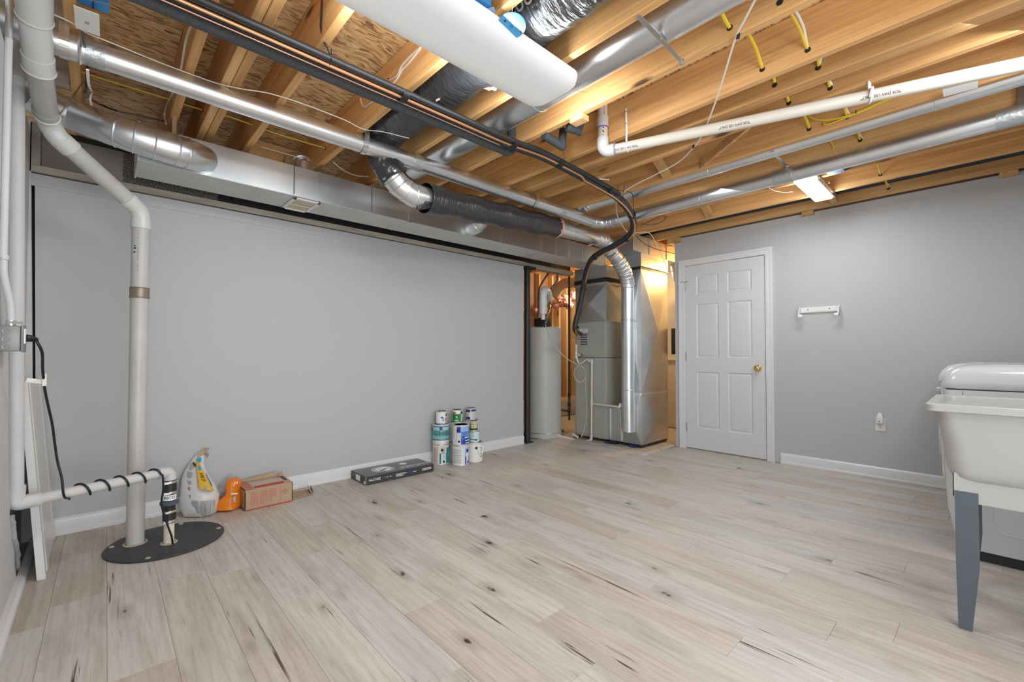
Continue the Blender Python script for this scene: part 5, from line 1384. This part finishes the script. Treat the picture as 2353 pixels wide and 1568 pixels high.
def b8(p, t, a, x, y, z, R, H):
    p('label_print', m_inkw, -70, 70, .010, .110); p('label_print', m_bluel, -5, 18, .055, .070, 1); p('label_print', m_bluep, 5, 30, .025, .060, 1)
    p('label_print', m_orange, 40, 62, .03, .06, 2); p('label_print', m_ink, 50, 66, .07, .10, 2); p('label_print', m_inkg, 40, 66, .012, .03, 2)


def b9(p, t, a, x, y, z, R, H):
    p('label_print', m_green, -60, 45, .006, .080); p('label_print', m_inkw, -60, 45, .080, .108); p('label_print', m_orange, -62, -15, .075, .100, 1); p('label_print', m_brown, -52, -22, .082, .094, 2)
    p('emblem', m_inkw, -14, 2, .042, .056, 1); p('printed_line', m_inkw, -30, 15, .014, .022, 1)


def b10(p, t, a, x, y, z, R, H):
    p('label_print', m_navy, -75, -6, .088, .108); p('label_print', m_inkr, -75, -6, .080, .088); p('label_print', m_navy, -75, -6, .010, .034); p('label_print', m_navy, 2, 75, .088, .108); lines(p, .012, .08, 6, 12, 60, m_inkg, 1); lines(p, .04, .075, 3, -60, -20, m_inkg, 1)


def b11(p, t, a, x, y, z, R, H):
    p('label_print', m_cyanl, -78, 55, .010, .100); p('label_print', m_orange, -40, -8, .092, .099, 1); p('label_print', m_green, -60, 35, .018, .034, 1); p('label_print', m_cyanl, -60, 0, .018, .026, 2); lines(p, .05, .085, 4, -40, 0, m_inkg, 1)


def b12(p, t, a, x, y, z, R, H):
    p('label_print', m_olive, -75, 75, .026, .070); p('label_print', m_ink, -75, 75, .012, .026)
    for i_, zz in enumerate((.052, .034)):
        for k in range(6): p('printed_mark', m_inkw, -48 + k * 17 + (k * 5 + i_ * 3) % 4, -38 + k * 17 + (k * 3) % 5, zz, zz + .012, 1)


can(g1[0] + .004, g1[1] - .0, GH * 2, .053, .122, 'silver white quart can on top of the CHB can', m_canw, 0, b8, ears=(), name='paint_can')
can(g4[0] - .004, g4[1] - .01, GH * 2, .051, .122, 'green and white quart can with orange spot at the top centre of the stack', m_canw, 0, b9, ears=(55,), bail=40)
can(g5[0] - .012, g5[1] - .015, GH * 2, .051, .122, 'quart can with navy band at the top right of the stack', m_canw, 0, b10, ears=())
can(g3[0] - .012, g3[1] - .012, GH, .050, .108, 'pale blue small can on the white can at the right of the stack', m_canw, 0, b11, ears=())
can(g3[0] - .020, g3[1] - .012, GH + .108, .040, .100, 'small tan and olive green can on top of the pale blue can', m_tanl, 0, b12, ears=())

# ------------------------------------------------------------------ black flooring box
kx = thing('flooring_box', 'flat long black carton with grey printed top lying along the back wall', 'box', (1.9, 3.55, 0))
x0, x1, y0, y1, h = 1.585, 2.225, 3.41, 3.695, .068
MB().box(x0, x1, y0, y1, .001, h).build('carton', m_boxk, kx, bevel=.002)
MB().box(x0 + .004, x1 - .004, y0 + .004, y1 - .004, h, h + .0008).build('top_print', m_boxt, kx, smooth=0)
MB().lathe([(.098, 0), (.098, .0006)], (1.80, 3.545, h + .0008), (0, 0, 1), 48).build('printed_circle', M('print_silver', (.33, .34, .36), .4, col2=(.55, .56, .58), vs3=(14, 4, 4)), kx)
MB().lathe([(.066, 0), (.066, .0005)], (1.805, 3.548, h + .0015), (0, 0, 1), 48).build('printed_circle', m_inkw, kx)
MB().cbox((1.79, 3.52, h + .0024), .085, .018, .0006, Matrix.Rotation(.5, 3, 'Z')).cbox((1.75, 3.455, h + .0024), .075, .012, .0006, Matrix.Rotation(.2, 3, 'Z')).build('printed_shape', m_boxk, kx, smooth=0)
MB().lathe([(.034, 0), (.034, .0006)], (2.02, 3.60, h + .001), (0, 0, 1), 32).build('printed_circle', m_inkw, kx)
mb = MB(); text_flat(mb, 'NuCORE', (2.07, 3.485, h + .0014), (-1, 0, 0), (0, -1, 0), .064, 1.1); mb.build('lettering', m_inkw, kx, smooth=0)
MB().lathe([(.016, 0), (.016, .0006)], (2.045, 3.485, h + .0016), (0, 0, 1), 20).build('blue_print', m_bluep, kx, smooth=0)
mb = MB(); text_flat(mb, 'NuCORE', (1.66, y0 - .0012, .036), (1, 0, 0), (0, 0, 1), .026, 1.0); mb.build('lettering', m_inkw, kx, smooth=0)
mb = MB(); marks(mb, 12, .010, lambda x, y: Vector((1.785 + x, y0 - .0012, .036 + y)), 3)
for k in range(3): mb.box(1.85, 1.955 - .02 * k, y0 - .0012, y0 - .0008, .040 - k * .009, .044 - k * .009)
mb.box(2.01, 2.05, y0 - .0012, y0 - .0008, .033, .037)
for k in range(4): mb.box(2.105 + k * .024, 2.124 + k * .024, y0 - .0012, y0 - .0008, .028, .046)
mb.build('printed_lines', m_inkw, kx, smooth=0)
mb = MB()
for k in range(4): mb.box(2.109 + k * .024, 2.120 + k * .024, y0 - .0018, y0 - .0012, .033, .041)
mb.build('icon_print', m_boxk, kx, smooth=0)
MB().lathe([(.013, 0), (.013, .0006)], (1.992, y0 - .0008, .036), (0, -1, 0), 24).lathe([(.009, .0006), (.009, .001)], (1.992, y0 - .0008, .036), (0, -1, 0), 24).build('round_emblem', m_bluel, kx)
MB().box(x0 - .0012, x0 - .0004, 3.52, 3.60, .012, .058).build('label', m_inkw, kx, smooth=0)
MB().box(x0 - .0012, x0 - .0004, 3.425, 3.45, .008, .03).build('label', m_inkw, kx, smooth=0)
MB().box(x0 - .002, x0 + .0, y0 - .001, y0 + .003, .003, h - .002).build('corner_tape', m_inkw, kx, smooth=0)

# ------------------------------------------------------------------ open cardboard box
cb_ = thing('cardboard_box', 'torn open brown cardboard box with red print beside the orange bag', 'box', (.89, 3.55, 0))
x0, x1, y0, y1, h = .735, 1.035, 3.415, 3.675, .138
t = .004
MB().box(x0, x1, y0, y0 + t, .001, h).box(x0, x1, y1 - t, y1, .001, h).box(x0, x0 + t, y0, y1, .001, h - .01).box(x1 - t, x1, y0, y1, .001, h).box(x0, x1, y0, y1, .001, .005).build('carton', m_card, cb_, smooth=0)
MB().box(x0 + .012, x1 - .012, y0 + .03, y1 - .01, .02, h - .012).build('inner_board', m_cardl, cb_, bevel=.003)
MB().ext([(x0 - .002, y1 - .01, h), (x1 - .04, y1 - .01, h), (x1 - .03, y1 + .006, h + .032), (x1 - .06, y1 + .008, h + .026), (x0 + .14, y1 + .010, h + .020), (x0 + .02, y1 + .006, h + .010)], (0, .003, .001)).build('flap', m_card, cb_, smooth=0)
MB().ext([(x0 + .004, y0, h), (x0 - .002, y1 - .04, h - .002), (x0 + .05, y1 - .05, h + .004), (x0 + .056, y0 + .012, h + .006)], (0, 0, .003)).build('flap', m_redl, cb_, smooth=0, label='flap printed dull red')
MB().ext([(x0 + .06, y0, h), (x1 - .01, y0, h), (x1 - .012, y0 + .045, h + .010), (x0 + .062, y0 + .040, h + .006)], (0, 0, .003)).build('flap', m_card, cb_, smooth=0)
MB().ext([(x0 + .062, y0 + .004, h + .0042), (x1 - .055, y0 + .004, h + .0042), (x1 - .055, y0 + .032, h + .0105), (x0 + .064, y0 + .032, h + .0095)], (0, 0, .001)).build('red_panel', m_red, cb_, smooth=0)
MB().ext([(x1 - .03, y1 - .03, h), (x1 + .002, y1 - .03, h), (x1 + .004, y1 - .012, h + .028), (x1 - .008, y1 - .010, h + .018), (x1 - .02, y1 - .008, h + .030)], (0, .003, 0)).build('flap', m_card, cb_, smooth=0)
MB().box(x0, x1, y0 - .001, y0, .001, .008).build('red_edge', m_red, cb_, smooth=0)
rnd = random.Random(5); mb = MB()
for k in range(18):
    xx = x0 + .035 + k * .0095
    if k % 6 != 5: mb.box(xx, xx + .0055, y0 - .0008, y0 - .0002, .112 - rnd.choice((.05, .075, .085)), .120)
mb.box(x0 + .218, x0 + .223, y0 - .0008, y0 - .0002, .02, .125)
mb.build('printed_lines', m_redl, cb_, smooth=0)
MB().ring((x0 + .247, y0 - .0005, .085), (0, 1, 0), .015, .0012, 24, 4).ring((x0 + .247, y0 - .0005, .085), (0, 1, 0), .008, .0015, 3, 4).build('recycling_mark', m_red, cb_)
MB().ext([(x1 + .001, 3.44, .002), (x1 + .155, 3.475, .004), (x1 + .175, 3.60, .004), (x1 + .001, 3.645, .002)], (0, 0, .004)).build('flap', m_card, cb_, smooth=0)
MB().ext([(x1 + .155, 3.475, .008), (x1 + .175, 3.60, .008), (x1 + .160, 3.60, .052), (x1 + .152, 3.56, .050), (x1 + .140, 3.475, .032)], (.004, 0, 0)).build('flap', m_card, cb_, smooth=0)
MB().ext([(x1 + .166, 3.478, .008), (x1 + .186, 3.60, .008), (x1 + .184, 3.60, .036), (x1 + .164, 3.478, .026)], (.004, 0, 0)).build('flap', m_card, cb_, smooth=0)


# ------------------------------------------------------------------ bags
def bag_loft(levels, depth, d0, n=22, k=0, rough=.03):
    """levels: (pixel row, centre column, half width px, depth factor); d0 distance along the view"""
    rings = []
    for i, (v, u, hw, df, dd_) in enumerate(levels):
        c = at(u, v, d=d0 + dd_); hwm = hw / FPX * (d0 + dd_)
        if i == 0: c.z = .004
        ax = RT.copy(); ay = Vector((FW.x, FW.y, 0)).normalized(); r = []
        for q in range(n):
            a = 2 * math.pi * q / n; ca, sa = math.cos(a), math.sin(a)
            px = math.copysign(abs(ca) ** .75, ca); py_ = math.copysign(abs(sa) ** .75, sa)
            nn = 1 + rough * noise.noise(Vector((ca * 2, sa * 2, i * .8 + k)))
            r.append(c + ax * px * hwm * nn + ay * py_ * depth * df * nn)
        rings.append(r)
    return rings


wbg = thing('mortar_bag', 'tall half empty white bag with yellow panel leaning on the back wall', 'bag', (.47, 3.42, 0))
LV = [(1189, 467, 25, .75, 0), (1178, 462, 32, .95, 0), (1160, 459, 36, 1.05, .0), (1140, 459, 37, 1.0, .0), (1120, 456, 33, .90, .01), (1100, 450, 27, .75, .03), (1082, 448, 21, .55, .05), (1062, 452, 14, .35, .08), (1050, 458, 12, .25, .10), (1040, 465, 10, .18, .11), (1034, 473, 6, .10, .12), (1031, 478, 2, .05, .12)]
MB().loft(bag_loft(LV, .085, 2.93)).build('sack', m_bagw, wbg, smooth=60)


def on_bag(LV, depth, d0, u, v, off=.004):
    """point on the camera side of the loft at a pixel"""
    L_ = sorted(LV, key=lambda q: q[0])
    for a, b in zip(L_[:-1], L_[1:]):
        if a[0] <= v <= b[0]:
            f = (v - a[0]) / (b[0] - a[0]); c = [a[i] + (b[i] - a[i]) * f for i in range(5)]; break
    else: c = list(L_[0] if v < L_[0][0] else L_[-1])
    s_ = max(-1, min(1, (u - c[1]) / c[2])); ca = math.copysign(abs(s_) ** (1 / .75), s_); sa = math.sqrt(max(0, 1 - ca * ca)) ** .75
    dd_ = d0 + c[4] - sa * depth * c[3] - off
    return at(u, v, d=dd_)


def patch_bag(nm, m, poly, LV, depth, d0, parent, off=.005, nu=8, nv=8):
    """quad patch of pixels (tl, tr, br, bl) hugging the bag"""
    tl, tr, br, bl_ = poly; mb = MB(); vs_ = []
    for i in range(nv + 1):
        f = i / nv
        for j in range(nu + 1):
            g = j / nu
            u = (tl[0] * (1 - g) + tr[0] * g) * (1 - f) + (bl_[0] * (1 - g) + br[0] * g) * f
            v = (tl[1] * (1 - g) + tr[1] * g) * (1 - f) + (bl_[1] * (1 - g) + br[1] * g) * f
            vs_.append(on_bag(LV, depth, d0, u, v, off))
    fs = [(i * (nu + 1) + j, i * (nu + 1) + j + 1, (i + 1) * (nu + 1) + j + 1, (i + 1) * (nu + 1) + j) for i in range(nv) for j in range(nu)]
    mb.add(vs_, fs); o = mb.build(nm, m, parent, smooth=60)
    return o


A = (LV, .085, 2.93, wbg)
patch_bag('yellow_panel', m_bagy, ((451, 1068), (462, 1072), (492, 1128), (458, 1124)), *A)
patch_bag('yellow_panel', m_bagy, ((453, 1053), (458, 1055), (462, 1073), (450, 1069)), *A, off=.006)
patch_bag('blue_edge', bpy.data.materials['blue_plastic'], ((472, 1088), (474, 1088), (489, 1118), (486, 1118)), *A, off=.007, nu=2)
patch_bag('round_emblem', m_inkg, ((470, 1116), (477, 1116), (477, 1123), (470, 1123)), *A, off=.009, nu=2, nv=2)
patch_bag('brown_paper', m_bagtan, ((456, 1040), (472, 1034), (474, 1038), (454, 1053)), *A, off=.007)
patch_bag('blue_mark', M('cyan_print', (.02, .42, .68), .4), ((452, 1054), (463, 1052), (463, 1062), (455, 1062)), *A, off=.010)
patch_bag('black_tag', m_ink, ((442, 1065), (445, 1062), (451, 1069), (449, 1074)), *A, off=.007)
patch_bag('blue_mark', bpy.data.materials['cyan_print'], ((455, 1070), (461, 1071), (463, 1081), (456, 1081)), *A, off=.008)
patch_bag('grey_print', m_bagg, ((438, 1150), (456, 1152), (458, 1186), (442, 1180)), *A)
for k in range(3): patch_bag('grey_print', m_bagg, ((461 + k * 12, 1153 - k), (471 + k * 12, 1152 - k), (470 + k * 11, 1187 - k * 4), (461 + k * 11, 1190 - k * 4)), *A)
for k, (u, v) in enumerate(((425, 1102), (433, 1105), (423, 1115), (431, 1119), (424, 1133), (432, 1137))): patch_bag('icon_print', m_inkg if k != 4 else m_ink, ((u, v), (u + 6, v + 1), (u + 6, v + 9), (u, v + 8)), *A, nu=2, nv=2)
patch_bag('grey_print', m_bagg, ((430, 1083), (443, 1086), (441, 1098), (428, 1096)), *A)
patch_bag('grey_print', m_bagg, ((438, 1062), (444, 1066), (443, 1080), (435, 1078)), *A)
patch_bag('blue_mark', m_blueo, ((440, 1183), (456, 1185), (456, 1186.5), (441, 1185)), *A, nu=3, nv=1)
vs_, fs = glyphs('SURE ST'); mb = MB()
mb.add([on_bag(LV, .085, 2.93, 465.0 + p.x * 5.4 * .36 + p.y * 11, 1097 + p.x * 5.6, .009) for p in vs_], fs); mb.build('lettering', m_ink, wbg, smooth=0)
MB().tube([at(470, 1034, d=3.04), at(478, 1032, d=3.04), at(481, 1030, d=3.04)], [.012, .006, .002], 8, wrink=.6, wf=60).tube([at(472, 1040, d=3.03), at(477, 1046, d=3.03), at(476, 1052, d=3.03)], [.014, .010, .003], 8, wrink=.5, wf=60).build('torn_top', m_dust, wbg)

obg = thing('thinset_bag', 'slumped orange and grey bag between the white bag and the cardboard box', 'bag', (.66, 3.5, 0))
LG = [(1160, 512, 14, .6, .05), (1145, 515, 22, .8, .06), (1125, 518, 22, .7, .08), (1108, 521, 20, .5, .11), (1090, 526, 14, .35, .14), (1078, 530, 9, .2, .16), (1073, 531, 4, .1, .17)]
LG = [(v, u, hw * 1.0, a_1, b_1) for v, u, hw, a_1, b_1 in LG]
MB().loft(bag_loft(LG, .055, 3.05, k=5, rough=.08)).build('sack_back', m_bagg, obg, smooth=60)
LO = [(1171, 529, 17, .7, 0), (1165, 525.5, 23, 1.0, 0), (1157, 524.5, 24.5, .95, .0), (1148, 528, 20.5, .9, .0), (1140, 532, 16, .85, .01), (1133, 536, 12, .72, .02), (1126, 536, 11.5, .7, .02), (1114, 536, 12.5, .72, .02), (1105, 537, 12, .6, .02), (1100, 537, 8, .35, .03), (1098, 537, 3, .1, .04)]
MB().loft(bag_loft(LO, .075, 3.02, k=9, rough=.10)).build('sack', m_bago, obg, smooth=60)
A = (LO, .075, 3.02, obg)
patch_bag('white_band', m_inkw, ((529, 1134), (547, 1133), (547.5, 1136), (530, 1137.5)), *A)
patch_bag('printed_mark', m_inkw, ((540, 1108), (542, 1108), (538, 1118), (535.5, 1117)), *A, off=.008, nu=2)
patch_bag('printed_mark', m_inkw, ((545, 1107), (547, 1107), (545, 1113), (543, 1112)), *A, off=.008, nu=2)
patch_bag('printed_mark', m_inkg, ((536, 1142), (542, 1141), (541, 1154), (535, 1155)), *A, off=.008, nu=3)
A = (LG, .055, 3.05, obg)
patch_bag('orange_edge', m_bago, ((526, 1075), (536, 1077), (537, 1080), (524, 1078)), *A, off=.006)
patch_bag('orange_edge', m_bago, ((523, 1077), (525, 1078), (507, 1103), (505.5, 1102)), *A, off=.006, nu=2)

# ------------------------------------------------------------------ laundry corner
def rbox(x0, x1, y0, y1, r, zs, n=6):
    """rounded-rectangle loft; zs: list of (z, inset)"""
    return [rr(x0 + k, x1 - k, y0 + k, y1 - k, max(.004, r - k * .3), z, n) for z, k in zs]


def machine(name, label, x0, x1, y0, y1, H, loc):
    t = thing(name, label, 'appliance', loc)
    MB().loft(rbox(x0 + .02, x1 - .02, y0 + .03, y1 - .075, .03, [(0, 0), (.06, 0)])).build('base', m_seam, t)
    # body: bowed front (towards +Y)
    rings = []
    for z, bow in ((.055, -.055), (.12, -.030), (.25, -.008), (.45, 0), (.70, .0), (H - .13, -.004)):
        r = rr(x0, x1, y0, y1 + bow, .028, z, 5)
        rings.append(r)
    MB().loft(rings).build('cabinet', m_appl, t, smooth=40)
    MB().loft(rbox(x0 + .004, x1 - .004, y0 + .004, y1 - .012, .03, [(H - .132, 0), (H - .124, 0)])).build('seam', m_seam, t)
    MB().loft([rr(x0 - k2, x1 + k2, y0 - 0, y1 + k3, .05, z, 7) for z, k2, k3 in ((H - .124, 0, .002), (H - .118, .004, .008), (H - .085, .004, .006), (H - .045, -.004, -.012), (H - .018, -.020, -.040), (H - .006, -.045, -.075), (H, -.075, -.11))]).build('top_panel', m_appl, t, smooth=50)
    MB().loft([rr(x0 + .085, x1 - .085, y0 + .10, y1 - .15, .04, z, 5) for z in (H - .001, H + .004)]).build('lid', m_appl, t)
    MB().loft([rr(x0 + .05, x1 - .05, y0 + .0, y0 + .10, .02, z, 4) for z in (H - .012, H + .002)]).build('console', m_appl, t)
    # embossed side panel line
    pts = []
    a0_, a1_, z0_, z1_, r_ = y0 + .09, y1 - .17, .16, H - .22, .06
    for cy, cz, s0 in ((a1_ - r_, z1_ - r_, 0), (a0_ + r_, z1_ - r_, 90), (a0_ + r_, z0_ + r_, 180), (a1_ - r_, z0_ + r_, 270)):
        for k in range(6):
            a = math.radians(s0 + 90 * k / 5); pts.append((x0 + .0005, cy + r_ * math.cos(a), cz + r_ * math.sin(a)))
    pts.append(pts[0])
    MB().tube(pts, .0035, 6, caps=False).build('side_panel_ridge', m_appl, t)
    MB().box(x0 + .08, x1 - .08, y1 - .002, y1 + .004, H - .21, H - .20).build('door_seam', m_seam, t, smooth=0)
    MB().box(x0 - .0006, x0 + .001, y1 - .075, y1 - .073, H - .20, H - .134).box(x0 - .0006, x0 + .001, y1 - .036, y1 - .033, .44, .50).build('panel_seam', m_seam, t, smooth=0)
    MB().lathe([(.016, 0), (.018, .006), (.012, .020), (0, .024)], ((x0 + .05), y1 - .002, H - .175), (0, 1, 0), 20).build('knob', m_steel, t)
    MB().lathe([(.20, 0), (.205, .012), (.17, .022), (.16, .012), (0, .008)], ((x0 + x1) / 2, y1 - .004, .50), (0, 1, 0), 48).build('door', m_appl, t, smooth=60)
    for fx in (x0 + .06, x1 - .06): MB().tube([(fx, y1 - .12, 0), (fx, y1 - .12, .03)], .02, 12).build('foot', m_rubber, t)
    return t


machine('washing_machine', 'glossy white washing machine directly behind the laundry tub', 3.30, 3.985, -.58, .155, 1.002, (3.64, -.2, 0))
machine('dryer', 'far glossy white dryer next to the door wall beyond the washer', 4.03, 4.715, -.60, .205, 1.0, (4.37, -.2, 0))

tb = thing('laundry_tub', 'off white plastic laundry tub on dark grey metal legs at the right edge', 'sink', (2.68, -.13, 0))
TX0, TX1, TYa, TYb, ZT = 2.385, 2.955, -.46, .165, .868
R1 = [rr(TX0 + k, TX1 - k, TYa + k, TYb - k, r, z, 7) for z, k, r in ((ZT - .030, .006, .03), (ZT - .028, 0, .034), (ZT - .004, .0, .034), (ZT, .004, .032), (ZT, .026, .035), (ZT - .006, .032, .04), (ZT - .10, .042, .05), (.64, .060, .07), (.60, .09, .07), (.59, .16, .05))]
MB().loft(R1).build('basin_inside', m_tub, tb, smooth=45)
R2 = [rr(TX0 + k, TX1 - k, TYa + k, TYb - k * 1.2, r, z, 7) for z, k, r in ((ZT - .024, .018, .04), (ZT - .040, .024, .05), (ZT - .10, .030, .06), (.72, .036, .07), (.66, .040, .07), (.61, .046, .07), (.585, .054, .065), (.570, .070, .06), (.562, .10, .05), (.558, .16, .05))]
MB().loft(R2).build('basin', m_tub, tb, smooth=50)
ap = MB()
yA, yB = -.40, .094
ap.ext([(2.452, yA, .60), (2.452, yB - .0, .60), (2.452, yB, .506), (2.452, yB - .012, .500), (2.452, yB - .055, .488), (2.452, yA, .485)], (.006, 0, 0))
ap.ext([(2.452, yB, .60), (2.93, yB, .60), (2.93, yB, .50), (2.452, yB, .505)], (0, -.006, 0))
ap.ext([(2.925, yA, .572), (2.925, yB, .572), (2.925, yB, .49), (2.925, yA, .49)], (.006, 0, 0))
ap.build('apron', m_tub, tb, smooth=0, bevel=.002)
MB().tube([(2.70, -.15, .575), (2.70, -.15, .48)], .03, 20).tube(spline([(2.70, -.15, .50), (2.70, -.15, .38), (2.70, -.22, .33), (2.70, -.30, .38), (2.70, -.45, .42)]), .02, 16).build('drain_trap', m_pvc, tb)


def leg(x, y0, sgx, sgy):
    """folded sheet-metal leg tapering towards the foot"""
    w0, w1 = .064, .038
    ya, yb = (y0 - w0, y0) if sgy > 0 else (y0, y0 + w0)
    def rg(z, k): 
        if sgy > 0: a, b = y0 - w0 + k, y0 - .000
        else: a, b = y0, y0 + w0 - k
        return a, b
    mb = MB(); rings = []
    for z, k, o in ((.53, 0, 0), (.26, 0, 0), (.24, .001, 0), (.002, .026, -.003 * sgy)):
        a, b = rg(z, k); t = .002; q = [Vector((x, a + o, z)), Vector((x, b + o, z)), Vector((x + sgx * (w0 - k), b + o, z)), Vector((x + sgx * (w0 - k), b + o - t * sgy, z)) if sgy > 0 else Vector((x + sgx * (w0 - k), a + o, z))]
        if sgy > 0: q = [(x, a + o), (x, b + o), (x + sgx * (w0 - k), b + o), (x + sgx * (w0 - k), b + o - t), (x + sgx * t, b + o - t), (x + sgx * t, a + o)]
        else: q = [(x, b + o), (x, a + o), (x + sgx * (w0 - k), a + o), (x + sgx * (w0 - k), a + o + t), (x + sgx * t, a + o + t), (x + sgx * t, b + o)]
        rings.append([Vector((p[0], p[1], z)) for p in q])
    mb.loft(rings[::-1]); return mb.build('leg', m_leg, tb, smooth=0)


leg(2.449, .0885, 1, 1); leg(2.923, .0825, -1, 1); leg(2.449, -.395, 1, -1); leg(2.923, -.395, -1, -1)

# ------------------------------------------------------------------ things on the door wall
ph = thing('towel_holder', 'white wall mounted paper towel holder with two drooping arms right of the door', 'holder', (4.84, 1.02, 1.47))
yl, yr = 1.178, .885
MB().box(4.834, 4.85, yr, yl, 1.440, 1.492).build('back_plate', m_whitep, ph, bevel=.003)
MB().box(4.8335, 4.8345, .91, 1.16, 1.447, 1.450).build('groove', m_inkg, ph, smooth=0)
for y in (1.122, .955): MB().lathe([(.005, 0), (.004, .002)], (4.834, y, 1.47), (-1, 0, 0), 10).build('screw', m_ink, ph)
for y, s_ in ((yl, 1), (yr, -1)):
    pr = [(4.85, 1.497), (4.828, 1.502), (4.806, 1.492), (4.782, 1.462), (4.766, 1.425), (4.762, 1.398), (4.772, 1.388), (4.790, 1.398), (4.812, 1.425), (4.836, 1.440), (4.85, 1.440)]
    MB().ext([Vector((a, y, b)) for a, b in pr], (0, s_ * .009, 0)).build('arm', m_whitep, ph, bevel=.002)
    MB().lathe([(.017, 0), (.018, .008), (.015, .022), (.012, .026)], (4.778, y, 1.408), (0, -s_, 0), 22).build('roll_hub', m_whitep, ph)
    MB().ring((4.778, y + s_ * .010, 1.408), (0, 1, 0), .012, .003, 18, 6).build('hub_ring', m_hinge, ph)
ol = thing('wall_outlet', 'white duplex outlet with a plug-in night light low on the door wall', 'outlet', (4.85, .613, .46))
MB().box(4.844, 4.85, .578, .648, .405, .520).build('cover_plate', m_whitep, ol, bevel=.003)
MB().lathe([(.017, 0), (.016, .003)], (4.845, .613, .440), (-1, 0, 0), 24).build('socket', m_whitep, ol)
MB().box(4.8405, 4.842, .606, .608, .442, .450).box(4.8405, 4.842, .618, .620, .442, .450).lathe([(.0028, 0), (.0028, .001)], (4.842, .613, .433), (-1, 0, 0), 10).build('slot', m_ink, ol, smooth=0)
MB().loft([rr(4.812 + k, 4.845, .590 + k, .636 - k, .008, z, 4) for z, k in ((.468, .006), (.474, 0), (.520, 0), (.548, .006), (.560, .014))]).build('night_light', M('frosted_plastic', (.72, .72, .74), .25), ol)
MB().lathe([(.004, 0), (.004, .0015)], (4.812, .615, .490), (-1, 0, 0), 12).build('sensor', m_ink, ol)

# grey metal strap under the first joist run and small roof bits at the far right
mb_ = thing('metal_bracket', 'dark metal strap against the joist at the far right edge', 'bracket', (3.9, 0, 2.5))
MB().bar(at(2347, 190, X=3.545), at(2347, 245, X=3.545), .03, .003, (1, 0, 0)).build('strap', m_hinge, mb_, smooth=0)
for o in bpy.data.objects:
    if o.parent and o.name.split('.')[0] in ('printed_lines', 'tape_print', 'pipe_print', 'screw', 'screw_hole', 'slot', 'icon_print', 'printed_shape', 'printed_circle'): o['kind'] = 'stuff'
for o in bpy.data.objects:
    if o.type == 'MESH' and o.parent is None and 'kind' not in o and 'label' not in o: print('UNTAGGED', o.name)
